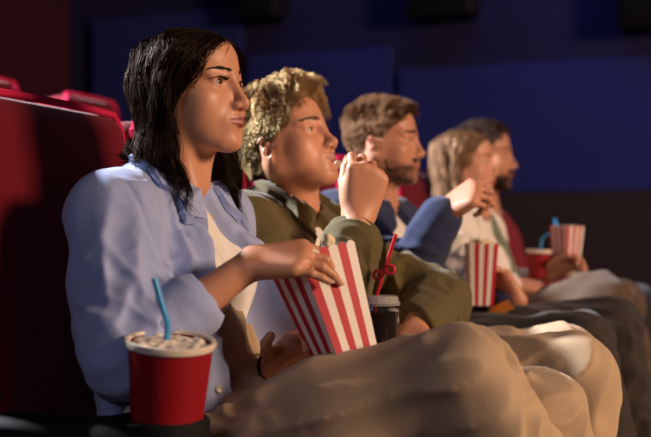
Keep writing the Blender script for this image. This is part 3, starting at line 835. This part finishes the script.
    # bracelet cord on the left wrist
    m = MB(); f = nrm(LW - LE); a = nrm(np.cross(f, (0, 0, 1))); b = np.cross(f, a); c = LW - f * .012
    m.tube([c + .0300 * (math.cos(q) * a + math.sin(q) * b) for q in np.linspace(0, 6.283, 30)], .0022, 8); m.build('bracelet', simple('dark_cord', rgb(40, 30, 26), .7), pr)
    return pr, H
if want('woman'): build_woman()
SOLID = {}
def lower_body(pr, J, H_x, RK, LK, RA, LA, mat, vox, seed, r=1.0):
    U = Solid(); U.ell(J['P'] + A3(.01, 0, -.005), (.140, .180, .125), body_frame(J), .05)
    U.cone(J['P'] + A3(-.02, 0, .04), J['A'] + A3(0, 0, -.03), .122, .118, .05)
    for q, kk, an in ((-1, RK, RA), (1, LK, LA)):
        h = J['P'] + A3(.03, q * .095, .005)
        U.cone(h, h + (kk - h) * .55, .096 * r, .086 * r, .05); U.cone(h + (kk - h) * .55, kk, .085 * r, .070 * r, .04); U.cone(kk, an, .070 * r, .062 * r, .03)
        U.cone(h + A3(.10, q * .02, .07), kk + A3(-.06, q * .01, .055), .012, .008, .035)
        U.cone(kk + A3(-.02, q * .05, .02), kk + A3(-.10, q * .06, -.05), .008, .008, .03)
    U.disp(axis_folds(seed, nrm(RK - J['P']), .40, .085, .006), .006)
    U.disp(axis_folds(seed + 1, nrm(RK - J['P']), .05, .12, .006, (RK + LK) / 2 * .25 + J['P'] * .75, .2), .006)
    o = U.build('trousers', mat, pr, vox); SOLID[pr.name] = U
    for an in (RA, LA):
        S = Solid(); S.cone(an + A3(-.03, 0, -.02), an + A3(-.03, 0, -.06), .038, .040, .02); S.ell(an + A3(.05, 0, -.055), (.14, .047, .04), None, .03)
        S.plane(A3(0, 0, .004), (0, 0, -1), .004)
        S.build('shoe', simple('black_leather', rgb(28, 24, 24), .4, .5), pr, .008)
    return o
def std_joints(y, dz=0, dx=0, g=0, lean=0):
    w = .185 - .025 * g
    return dict(P=A3(-.885 + dx, y, .545), A=A3(-.93 + dx, y, .665 + dz * .4), C=A3(-.965 + dx + lean * .5, y, .795 + dz), N=A3(-.955 + dx + lean, y, .955 + dz), SR=A3(-.972 + dx + lean, y - w, .893 + dz), SL=A3(-.965 + dx + lean, y + w, .890 + dz))
def upper(pr, J, g, mat, vox, sleeves, off, open_w, seed, name='jacket', collar=True, fold=.007, yoff=0.0, cut=True):
    """an open garment over a shirt; sleeves: (shoulder, elbow, end, end radius)"""
    S = Solid(); add_torso(S, J, off, g); R = body_frame(J)
    S.ell(J['A'] + A3(.01, 0, -.03), (.128, .172, .15), R, .05); S.ell(J['P'] + A3(-.02, 0, .01), (.135, .195, .11), R, .05)
    for k, (sh, el, en, r) in enumerate(sleeves):
        S.cone(sh, el, .066, .058, .04); S.cone(el, en, .058, r, .03)
        S.disp(axis_folds(seed + k * 7, nrm(el - sh), .07, .13, fold, (sh + el * 2) / 3, .20), fold)
        S.disp(axis_folds(seed + k * 7 + 1, nrm(en - el), .045, .11, fold * .8, el, .13), fold * .8)
    S.disp(axis_folds(seed + 30, (.2, .1, 1), .28, .08, fold * .7, J['A'], .26), fold * .7)
    f0 = J['N'] + A3(.085, 0, -.03)
    if cut:
        S.cone(f0 + A3(0, yoff * .4, 0), J['C'] + R @ A3(.175, yoff, -.03), .034, open_w, .006, '-')
        S.cone(J['C'] + R @ A3(.175, yoff, -.03), J['P'] + R @ A3(.20, yoff, .02), open_w * 1.05, open_w * 1.25, .006, '-')
    S.cone(J['N'] + A3(0, 0, -.02), J['N'] + A3(.03, 0, .10), .058, .085, .006, '-')
    o = S.build(name, mat, pr, vox)
    if collar:
        for q in (-1, 1):
            patch_obj('collar', mat, pr, S, J['N'] + A3(-.035, q * .072, .030), J['N'] + A3(.050, q * .066, -.018), J['N'] + A3(.066, q * .116, -.100), J['N'] + A3(.0, q * .122, -.002), .008, .004, 16, 12, bow=.005)
    return S
def tee(pr, J, g, mat, vox, seed, name='white_top', off=.006, low=-.03):
    T = Solid(); add_torso(T, J, off, g); T.plane(J['N'] + A3(.05, 0, low), (-.42, 0, 1), .006)
    T.disp(axis_folds(seed, (0, 0, 1), .18, .07, .0035, J['A'], .25), .0035); return T.build(name, mat, pr, vox)
def head_solid(H, J, extra=()):
    K = Solid(); K.ell(H.p(-.012, 0, .031), np.array((.092, .074, .072)) * H.s, H.R, .01); K.ell(H.p(.034, 0, .044), np.array((.053, .060, .050)) * H.s, H.R, .02)
    K.ell(H.p(.030, 0, -.025), np.array((.060, .062, .085)) * H.s, H.R, .03); K.cone(H.p(-.022, 0, -.05), J['N'], .056, .064, .03)
    return K
def short_hair(pr, H, J, mat, seed, top, side, offv=.008, fz=.004, *, n=300, per=12, r=.0009, quiff=(.5, .0, .85), wave=(.003, .05), vol=.004, messy=.25, clump=.55, bend=.45, tipdir=(-.5, 0, -.35), dark=0.0):
    rng = np.random.default_rng(seed); K = head_solid(H, J)
    keep = lambda L: (L[:, 0] < hair_line(L[:, 2])) & (L[:, 2] > -.085) & (ear_zone(L) < .3)
    def tp(L): return np.clip((L[:, 2] - .045) / .035, 0, 1)
    length = lambda L: side + (top - side) * tp(L)
    qv = np.array(quiff)
    def target(L, t, L0):
        k = tp(L0)[:, None]; s = np.sign(L0[:, 1:2])
        back = np.concatenate([-.45 + 0 * s, .12 * s, -.85 + 0 * s], 1)
        fr = np.clip((L0[:, 0:1] + .06) / .12, .0, 1)
        turn = np.clip((t - bend) / .4, 0, 1)
        topd = (qv[None] * fr + np.array([-.45, 0, .40])[None] * (1 - fr)) * (1 - turn) + np.array(tipdir)[None] * turn
        return back * (1 - k) + topd * k
    hs = grow_hair(H, K, rng, n, per, keep, length, target, 10, vol, wave, .45, clump, r, .6, fz, offv, messy)
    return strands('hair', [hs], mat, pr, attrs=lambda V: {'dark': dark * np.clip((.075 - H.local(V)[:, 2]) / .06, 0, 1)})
def beard(pr, H, body, mat, n=900, ln=.008, seed=3, r=.0006):
    rng = np.random.default_rng(seed); P = []
    while len(P) < n:
        q = rng.choice((-1, 1)); t = rng.random()
        if rng.random() < .18: L = A3(.088 - 5 * (rng.random() * .03) ** 2, q * rng.random() * .03, -.053 + rng.normal() * .003)
        else:
            x = .0 + .088 * t; line = -.045 - .02 * min(1, x / .06); z = line - rng.random() * (.055 + .005 * t)
            L = A3(x, q * (.056 * math.sqrt(max(0, 1 - (x / .098) ** 2))), z)
            if x > .07 and abs(L[1]) < .026 and -.077 < z < -.054: continue
        P.append(H.p(*L))
    P = np.array(P)
    for _ in range(5):
        d, g = dist_grad(body, P); P = P - g * d[:, None]
    D = g * .6 + H.R @ A3(.15, 0, -.8); D /= np.linalg.norm(D, axis=1)[:, None]
    paths = np.stack([P + D * ln * l + g * .001 for l in (0, .35, .7, 1)], 1)
    return strands('beard', [(paths, np.full(n, r))], mat, pr)
def add_brows(pr, H, B, mat, seed, n, thick=.0036, r=.00055, **kw):
    pb, rb = brows(pr, H, None, thick, np.random.default_rng(seed), n, **kw)
    pb = on_surface(pb, B)
    strands('eyebrow', [(pb[:n], rb[:n] * r / .00055)], mat, pr); strands('eyebrow', [(pb[n:], rb[n:] * r / .00055)], mat, pr)

def build_olive_man():
    y = 2.16; g = 0
    pr = thing('person', 'man in an olive jacket with blond wavy hair, raising a fist to his mouth', 'person', (-.90, y, 0), 'film goers in the row')
    J = std_joints(y, -.030, .0, 0, .015)
    hc = at(288, 132, 2.13); hc[2] -= .024
    H = Head(hc, 8, 19, .95)
    RE, RW = A3(-.745, 1.90, .69), at(359, 214, 2.02)
    LE, LW = at(440, 302, 2.33), at(412, 334, 2.14)
    B = Solid(); add_torso(B, J, -.004, g); add_arm(B, J['SR'], RE, RW, g); add_arm(B, J['SL'], LE, LW, g); add_head(B, H, J['N'], .054, dict(brow=.001, lip=.95))
    tr = add_hand(B, RW, (.22, .0, .97), (-.50, .86, .1), True, [(52, 62, 30), (62, 74, 40), (68, 80, 45), (72, 84, 45)], 1.0, 4, thumb=((.80, .30, .50), (.80, -.05, .60), (.65, -.15, .75)))
    tl = add_hand(B, LW, (.35, -.9, -.15), (.1, 0, -1), False, [(20, 25, 15)] * 4, 1.0, 6)
    B.build('body', skin('olive_man_skin', rgb(212, 150, 116), lips_m, rgb(120, 88, 56)), pr, .0024 * Q, skin_attrs(H, .8, .12))
    eyes(pr, H, eyemat('green_iris', rgb(104, 110, 84)), (-6, 0))
    tee(pr, J, g, white_tee, .004 * Q, 5, low=-.045)
    cuff = RE + (RW - RE) * .66
    om = cloth('olive_twill', rgb(96, 84, 50), .85, .35, 360)
    upper(pr, J, g, om, .004 * Q, [(J['SR'], RE, cuff, .050), (J['SL'], LE, LE + (LW - LE) * .8, .046)], .026, .098, 40, 'jacket', fold=.008, yoff=-.062)
    C = Solid(); ax = nrm(RW - RE); C.cone(cuff - ax * .03, cuff + ax * .022, .056, .055, .01); C.cone(cuff - ax * .06, cuff + ax * .06, .044, .042, .004, '-')
    C.disp(axis_folds(51, ax, .03, .09, .003), .003); C.build('cuff', om, pr, .0035 * Q)
    lower_body(pr, J, 0, A3(-.335, 2.03, .620), A3(-.41, 2.32, .615), A3(-.30, 2.03, .09), A3(-.30, 2.34, .09), cloth('tan_chino', rgb(190, 162, 128), .8, .3, 380), .0045 * Q, 60)
    hm = hairmat('blond_hair', rgb(190, 148, 104), .42, .3)
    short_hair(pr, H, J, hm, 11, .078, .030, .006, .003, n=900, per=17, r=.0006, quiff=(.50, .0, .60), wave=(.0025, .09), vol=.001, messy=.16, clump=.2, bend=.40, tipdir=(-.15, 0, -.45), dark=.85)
    add_brows(pr, H, B, simple('brown_brow', rgb(104, 76, 50), .7), 4, 110, .0042)
    return pr

def build_navy_man():
    y = 2.72; g = 0
    pr = thing('person', 'man in a navy jacket with short brown hair and stubble, holding out one hand', 'person', (-.90, y, 0), 'film goers in the row')
    J = std_joints(y, -.005); H = Head(at(383, 143, 2.72), -5, 3, .93)
    RE, RW = at(404, 282, 2.46), at(444, 212, 2.46)
    LE, LW = A3(-.82, 2.98, .69), at(516, 302, 2.90)
    B = Solid(); add_torso(B, J, -.004, g); add_arm(B, J['SR'], RE, RW, g); add_arm(B, J['SL'], LE, LW, g); add_head(B, H, J['N'], .056, dict(brow=.0015, jaw=.002, lip=.85))
    add_hand(B, RW, (.80, -.05, .50), (-.25, .55, -.75), True, [(52, 70, 40), (58, 74, 40), (62, 76, 40), (66, 76, 40)], 1.0, 4, thumb=((.7, .3, .6), (.6, 0, .9), (.6, -.2, .8)))
    add_hand(B, LW, (-.55, -.10, .75), (-.5, -.85, -.1), False, [(35, 45, 25)] * 4, 1.0, 5)
    B.build('body', skin('navy_man_skin', rgb(200, 138, 106), lips_m, rgb(66, 46, 36)), pr, .003 * Q, skin_attrs(H, .7, .48))
    eyes(pr, H, eyemat('grey_iris', rgb(110, 110, 104)), (-4, 3))
    tee(pr, J, g, white_tee, .005 * Q, 6)
    nm = cloth('navy_cotton', rgb(46, 52, 80), .85, .3, 300)
    upper(pr, J, g, nm, .0045 * Q, [(J['SR'], RE, RE + (RW - RE) * .93, .047), (J['SL'], LE, LE + (LW - LE) * .85, .046)], .026, .112, 80, 'jacket', fold=.009, yoff=-.078, collar=False)
    lower_body(pr, J, 0, A3(-.415, 2.59, .626), A3(-.39, 2.88, .645), A3(-.28, 2.58, .09), A3(-.28, 2.90, .09), cloth('dark_grey_twill', rgb(58, 50, 44), .8, .3, 380), .006 * Q, 90)
    hm = hairmat('brown_hair', rgb(118, 86, 58), .42, .35)
    short_hair(pr, H, J, hm, 21, .032, .010, .003, .0012, n=800, per=14, r=.0007, quiff=(.75, .0, .35), wave=(.001, .05), vol=.001, messy=.08, clump=.3, bend=.5, tipdir=(.2, 0, .1))
    beard(pr, H, B, simple('stubble_hair', rgb(58, 40, 30), .7), 1100, .005, 3)
    add_brows(pr, H, B, simple('dark_brow', rgb(60, 42, 32), .7), 6, 110, .0044)
    return pr

def build_blouse_woman():
    y = 3.30; g = 1
    pr = thing('person', 'woman in a white blouse with wavy light brown bob', 'person', (-.90, y, 0), 'film goers in the row')
    J = std_joints(y, -.01, .03, 1, .07); H = Head(at(464, 164, 3.28), -4, 3, .90, g=1)
    RE, RW = at(478, 296, 3.10), at(512, 284, 3.18)
    LE, LW = A3(-.80, 3.52, .68), at(548, 272, 3.42)
    B = Solid(); add_torso(B, J, -.004, g); add_arm(B, J['SR'], RE, RW, g); add_arm(B, J['SL'], LE, LW, g); add_head(B, H, J['N'], .047)
    add_hand(B, RW, (.9, .25, -.15), (.1, .3, -.9), True, [(25, 30, 20)] * 4, .93, 5)
    add_hand(B, LW, (.75, -.1, .35), (.35, -.6, -.6), False, [(30, 40, 25)] * 4, .93, 5)
    B.build('body', skin('blouse_woman_skin', rgb(214, 152, 122), lips_f, rgb(120, 92, 64)), pr, .0034 * Q, skin_attrs(H, .8))
    eyes(pr, H, eyemat('blue_iris', rgb(90, 104, 116)), (-4, 3))
    bm = cloth('white_blouse_cotton', rgb(238, 228, 216), .85, .3, 300)
    upper(pr, J, g, bm, .005 * Q, [(J['SR'], RE, RE + (RW - RE) * .75, .046), (J['SL'], LE, LE + (LW - LE) * .45, .05)], .020, .05, 110, 'blouse', fold=.009, cut=False)
    # grey-green trim down the far front edge
    R = body_frame(J); S = Solid(); pts = [J['N'] + R @ A3(.045, .065, -.02), J['C'] + R @ A3(.125, .085, .06), J['C'] + R @ A3(.165, .075, -.04), J['A'] + R @ A3(.155, .075, -.02)]
    for a, b in zip(pts, pts[1:]): S.cone(a, b, .017, .017, .01)
    S.build('scarf', cloth('sage_knit', rgb(120, 128, 108), .9), pr, .006)
    lower_body(pr, J, 0, A3(-.445, 3.18, .700), A3(-.44, 3.42, .675), A3(-.33, 3.18, .09), A3(-.33, 3.42, .09), cloth('brown_grey_twill', rgb(92, 73, 57), .8), .006 * Q, 120, .95)
    rng = np.random.default_rng(31); K = head_solid(H, J)
    K.ell(H.p(.090, 0, -.03), np.array((.075, .068, .085)) * H.s, H.R, .02)
    keep = lambda L: (L[:, 0] < hair_line(L[:, 2]) + .004) & (L[:, 2] > -.05)
    def target(L, t, L0):
        s = np.where(L0[:, 1] > 0, 1.0, -1.0); a = np.clip((L0[:, 2] - .03) / .05, 0, 1) * np.clip(1 - (t - .1) / .25, 0, 1)
        side = np.stack([-.25 + 0 * s, s, .05 + 0 * s], 1); xt = np.where(L0[:, 0] > -.02, -.012 + 0 * s, L0[:, 0] * .9); down = np.stack([np.clip((xt - L[:, 0]) * 14, -.8, .4), .03 * s, -1 + 0 * s], 1)
        return side * a[:, None] + down * (1 - a[:, None])
    hs = grow_hair(H, K, rng, 300, 9, keep, lambda L: .115 + .05 * np.clip(L[:, 2] / .1, 0, 1), target, 18, .002, (.007, .06), .5, .40, .0010, .3, .004, .009, .15)
    C = Solid(); C.ell(H.p(-.014, 0, .031), np.array((.093, .077, .074)) * H.s, H.R, .01); C.ell(H.p(-.04, 0, -.03), np.array((.058, .074, .066)) * H.s, H.R, .03); C.ell(H.p(.090, 0, -.02), np.array((.095, .082, .090)) * H.s, H.R, .012, '-')
    strands('hair', [hs], hairmat('light_brown_hair', rgb(150, 118, 90), .42, .3), pr, extra=C.mesh(.006))
    add_brows(pr, H, B, simple('light_brow', rgb(100, 74, 54), .7), 8, 70, .0036, .0007)
    return pr

def build_end_man():
    y = 3.86; g = 0
    pr = thing('person', 'bearded man in a dark red sweater with short dark hair', 'person', (-.90, y, 0), 'film goers in the row')
    J = std_joints(y, -.005); H = Head(at(484, 157, 3.86), -3, 2, 1.0)
    RE, RW = A3(-.86, 3.64, .69), A3(-.68, 3.76, .69)
    LE, LW = A3(-.86, 4.10, .69), A3(-.67, 3.98, .69)
    B = Solid(); add_torso(B, J, -.004, g); add_arm(B, J['SR'], RE, RW, g); add_arm(B, J['SL'], LE, LW, g); add_head(B, H, J['N'], .056)
    add_hand(B, RW, (.9, .2, -.1), (.1, .1, -1), True, [(25, 30, 20)] * 4); add_hand(B, LW, (.9, -.2, -.1), (.1, .1, -1), False, [(25, 30, 20)] * 4)
    B.build('body', skin('end_man_skin', rgb(206, 144, 114), lips_m, rgb(46, 32, 28)), pr, .0034 * Q, skin_attrs(H, .7, .65))
    eyes(pr, H, eyemat('dark_iris', rgb(70, 50, 36)), (-4, 3))
    upper(pr, J, g, cloth('dark_red_knit', rgb(128, 22, 34), .9, .5, 160), .006 * Q, [(J['SR'], RE, RE + (RW - RE) * .85, .046), (J['SL'], LE, LE + (LW - LE) * .85, .046)], .022, .05, 140, 'sweater', cut=False, collar=False)
    lower_body(pr, J, 0, A3(-.45, 3.72, .632), A3(-.45, 4.0, .632), A3(-.30, 3.72, .09), A3(-.30, 4.02, .09), cloth('grey_denim', rgb(40, 38, 46), .8), .006 * Q, 150)
    short_hair(pr, H, J, hairmat('dark_brown_hair', rgb(62, 43, 34), .42, .25), 41, .045, .02, .006, .002, n=300, per=8, r=.0012, quiff=(.6, .1, .5), messy=.15)
    beard(pr, H, B, simple('beard_hair', rgb(44, 30, 26), .7), 1400, .010, 9, .0008)
    add_brows(pr, H, B, simple('black_brow', rgb(44, 32, 28), .7), 9, 70, .0040, .0007)
    return pr
for nm_, fn_ in (('olive', build_olive_man), ('navy', build_navy_man), ('blouse', build_blouse_woman), ('end', build_end_man)):
    if want(nm_): fn_()
# ------------------------------------------------------------------ popcorn, drinks, small things
def popcorn_shape(seed):
    rng = np.random.default_rng(seed); S = Solid(); S.ball((0, 0, 0), .0055, .004)
    for i in range(6):
        v = nrm(rng.normal(size=3)); S.ball(v * .0065, rng.uniform(.0038, .0062), .0025)
    return S.mesh(.0017, 1)
POP = [popcorn_shape(s) for s in (1, 2, 3)]
pop_mat = simple('popped_corn', rgb(240, 222, 178), .75, .3, .18, 160)
red_card = simple('red_card', rgb(188, 14, 38), .55, .35, .05, 8); white_card = simple('white_card', rgb(236, 226, 212), .6, .35, .04, 8)
def place_rot(up, yaw):
    up = nrm(up); f = A3(math.cos(yaw), math.sin(yaw), 0); f = nrm(f - up * (f @ up)); return np.stack([f, np.cross(up, f), up], 1)
def bucket(c, up, yaw, sb, st, h, label, pop_label, fill=46, seed=0, heap=.018, first='R'):
    R = place_rot(up, yaw); c = np.asarray(c, float); m = MB(); nst = 6; sub = 5; th = .0012
    for face in range(4):
        a = face * math.pi / 2; n = A3(math.cos(a), math.sin(a), 0); t = A3(-math.sin(a), math.cos(a), 0)
        for k in range(nst):
            red = (k % 2 == 0) == (first == 'R')
            for inner in (0, 1):
                V = []; F = []
                for i in range(sub + 1):
                    u = (k + i / sub) / nst * 2 - 1
                    zt = h + .005 * math.sin(math.pi * i / sub)
                    for z in (0, h * .5, zt):
                        hs = (sb + (st - sb) * z / h) / 2 - inner * th
                        bow = .0035 * (1 - u * u) * (z / h)
                        V.append(n * (hs + bow) + t * u * hs + A3(0, 0, z))
                for i in range(sub):
                    for j in range(2):
                        q = [i * 3 + j, (i + 1) * 3 + j, (i + 1) * 3 + j + 1, i * 3 + j + 1]; F.append(q if not inner else q[::-1])
                m.add(np.array(V) @ R.T + c, F, 0 if (red and not inner) else 1)
    q = sb / 2; m.add(np.array([(-q, -q, 0), (q, -q, 0), (q, q, 0), (-q, q, 0)]) @ R.T + c, [[3, 2, 1, 0]], 1)
    o = link_mesh('popcorn_bucket', np.concatenate(m.V), m.F, [red_card, white_card], None, False, origin=c)
    o.data.polygons.foreach_set('material_index', m.M)
    tag(o, label, 'popcorn bucket', 'striped popcorn buckets')
    rng = np.random.default_rng(seed + 40); Vs, Fs, n0 = [], [], 0; hw = st / 2 - .010
    for i in range(fill * 3):
        x, y = rng.uniform(-hw, hw, 2); lay = i / (fill * 3)
        z = h - .022 + lay * (.012 + heap * (1 - (x * x + y * y) / (2 * hw * hw))) 
        V, F = POP[i % 3]; Qr = np.array(Quaternion(nrm(rng.normal(size=4))).to_matrix())
        Vs.append((V * rng.uniform(.9, 1.25) @ Qr.T + A3(x, y, z)) @ R.T + c); Fs.append(F + n0); n0 += len(V)
    p = link_mesh('popcorn', np.concatenate(Vs), np.concatenate(Fs), pop_mat, None, True, origin=c + R @ A3(0, 0, h))
    tag(p, pop_label, 'popcorn', None, 'stuff')
    return R
def straw(pts, r, mat, t, sub=14):
    P = [np.asarray(p, float) for p in pts]; m = MB(); m.tube(P, r, 12); return m.build('straw', mat, t)
cup_red = simple('red_paper', rgb(146, 10, 22), .5, .4, .04, 12)
straw_blue = simple('blue_plastic', rgb(70, 165, 225), .35, .5); straw_red = simple('red_plastic', rgb(196, 24, 40), .3, .5)
cream = simple('cream_plastic', rgb(232, 218, 196), .4, .4)
foam_mat = simple('ice_foam', rgb(240, 228, 208), .5, .5, .2, 90, 1.0, 140)
def red_cup(c, tilt, r0, r1, h, label, straw_pts, seed=1):
    t = thing('paper_cup', label, 'cup', c, 'red paper cups with blue straws'); R = place_rot(tilt, 0); c = np.asarray(c, float)
    m = MB(); m.lathe(c, [(0, .004), (r0 - .004, .004), (r0 - .002, 0), (r0, .001), (r1, h), (r1 - .002, h), (r0 - .001, .012), (0, .012)], 56, R, cap=False); m.build('cup_body', cup_red, t)
    m = MB(); m.lathe(c, [(r1 - .003, h - .006), (r1 + .002, h - .006), (r1 + .0042, h), (r1 + .0035, h + .004), (r1 - .001, h + .004), (r1 - .003, h)], 56, R, cap=False); m.build('rim', cream, t)
    rng = np.random.default_rng(seed); S = Solid(); S.cone(c + R @ A3(0, 0, h - .012), c + R @ A3(0, 0, h - .0115), r1 - .004, r1 - .004, .004)
    S.plane(c + R @ A3(0, 0, h - .002), R[:, 2], .003); S.plane(c + R @ A3(0, 0, h - .02), -R[:, 2], .003)
    for i in range(46):
        a = rng.uniform(0, 6.28); q = (r1 - .010) * math.sqrt(rng.random()); S.ball(c + R @ A3(q * math.cos(a), q * math.sin(a), h - .006 + .003 * rng.random()), rng.uniform(.004, .008) * r1 / .058, .003)
    S.build('foam', foam_mat, t, .0022)
    straw([c + R @ A3(*p) for p in straw_pts], .0042 * max(.75, r1 / .058), straw_blue, t)
    return t
# the large red cup in the first armrest
zc = .540
red_cup((HOLD_X[0], arm_y[0], zc), (.11, -.10, 1), .044, .0585, .182, 'large red paper cup with foam and a bent blue straw, in the first cup holder',
        [(-.010, .01, .12), (-.010, .006, .176), (-.007, .002, .202), (-.007, 0, .210), (-.011, -.002, .222), (-.028, -.004, .268)], 1)
red_cup(at(538, 278, 3.40), (.04, 0, 1), .027, .034, .080, 'small red paper cup with bent blue straw on the lap of the blouse wearer', [(.004, 0, .05), (.005, 0, .08), (.006, 0, .110), (.012, 0, .124), (.026, 0, .132), (.030, 0, .133)], 2)
red_cup((HOLD_X[5], arm_y[5], zc), (0, 0, 1), .030, .039, .200, 'red paper cup hidden behind the farthest striped bucket, only its blue straw showing', [(0, 0, .12)] + [tuple(at(px, py, 4.13) - A3(HOLD_X[5], arm_y[5], zc)) for px, py in ((562, 252), (557, 229), (555, 219))], 3)
# cola in a clear cup with a looped red straw
t = thing('clear_cup', 'clear plastic cup of dark cola with domed lid and looped red straw', 'cup', (HOLD_X[1], arm_y[1], .556)); c = A3(HOLD_X[1], arm_y[1], .556)
clear = bpy.data.materials.new('clear_plastic'); nt, N, L_, P_ = nodes_of(clear); P_.inputs['Alpha'].default_value = .22; P_.inputs['Roughness'].default_value = .08; P_.inputs['IOR'].default_value = 1.25; P_.inputs['Base Color'].default_value = (.03, .025, .025, 1)
clear_lid = clear.copy(); clear_lid.name = 'clear_lid'; q_ = clear_lid.node_tree.nodes['Principled BSDF']; q_.inputs['Alpha'].default_value = .4; q_.inputs['Base Color'].default_value = (.6, .58, .55, 1); q_.inputs['Roughness'].default_value = .2
m = MB(); m.lathe(c, [(0, .0), (.027, .0), (.0365, .192), (.0358, .192), (.0263, .002), (0, .002)], 48, cap=False); m.build('cup_body', clear, t)
m = MB(); m.lathe(c, [(0, .0025), (.0258, .0025), (.0350, .176), (0, .176)], 48, cap=False); m.build('cola', simple('cola', rgb(26, 12, 10), .12, .5), t)
m = MB(); m.lathe(c, [(.0350, .188), (.0385, .188), (.0392, .193), (.0365, .196), (.0345, .204), (.030, .206), (.008, .206), (.008, .2045), (.029, .2045), (.0335, .200), (.0350, .192)], 48, cap=False)
for i in range(10):
    a = i * .628; m.box(c + A3(.0345 * math.cos(a), .0345 * math.sin(a), .199), (.004, .004, .008), None, 0, .001, 2)
m.build('lid', clear_lid, t)
b0 = c + A3(-.006, 0, .09); b1 = at(375, 300, arm_y[1]); b2 = at(396, 234, arm_y[1] + .01); ax = b2 - b1; pts = [b0, b1]
e1 = nrm(np.cross(ax, VIEW)); e2 = VIEW
for k in range(1, 8): pts.append(b1 + ax * k / 8 * .30)
for k in range(45):
    a = k / 44 * 4 * math.pi; rr = .014 * math.sin(math.pi * k / 44) ** .5
    pts.append(b1 + ax * (.32 + .20 * k / 44 + 0) + nrm(ax) * rr * math.sin(a) * .9 + e1 * rr * (1 - math.cos(a)) * .5 * (1 if k < 22 else -1) * 1.3 + e2 * .010 * math.sin(a * .5))
for k in range(1, 6): pts.append(b1 + ax * (.52 + .48 * k / 5))
straw(pts, .0033, straw_red, t)
# striped buckets
a, b = at(346, 356, 1.63), at(316, 269, 1.63)
BUCKET_UP = nrm(b - a)
bucket(a, BUCKET_UP, math.radians(-36), .072, .100, .158, 'tilted striped popcorn bucket gripped by the woman in pale blue', 'popcorn under the fingers of the woman in pale blue', 46, 1, .006)
a = at(480, 305, 2.80)
bucket(a, (0.02, 0, 1), math.radians(-65), .056, .072, .150, 'upright striped popcorn bucket held on the lap of the man in navy', 'popcorn heaped in the bucket of the man in navy', 34, 2, .020, 'W')
a = at(566, 268, 3.46)
bucket(a, (.02, -.02, 1), math.radians(-36), .056, .072, .122, 'striped popcorn bucket in the hand of the woman in the white blouse', 'popcorn in the bucket of the woman in the white blouse', 34, 3, .004)
# single pieces of popcorn
for k, (px, py, Y, lab) in enumerate(((328, 241, 1.66, 'single piece of popcorn between fingers above the tilted bucket'), (339, 165, 2.065, 'piece of popcorn at the lips of the man in olive'))):
    V, F = POP[k]; o = link_mesh('popcorn_piece', V + at(px, py, Y), F, pop_mat, None, True, origin=at(px, py, Y)); tag(o, lab, 'popcorn', 'single pieces of popcorn')
# orange ticket on the dark thigh
c, gn = hit(SOLID['person.002'], 502, 311, 2.2) if 'person.002' in SOLID else (at(502, 311, 2.5), A3(0, -.5, .8)); c = c + gn * .004; m = MB(); R = place_rot(gn, .5); m.box(c, (.056, .055, .0012), R, 0, .0004, 1)
o = m.build('ticket', simple('orange_card', rgb(222, 140, 44), .7, .3, .05, 30), None, False, origin=c); tag(o, 'small orange card lying on the dark thigh of the man in navy', 'card')
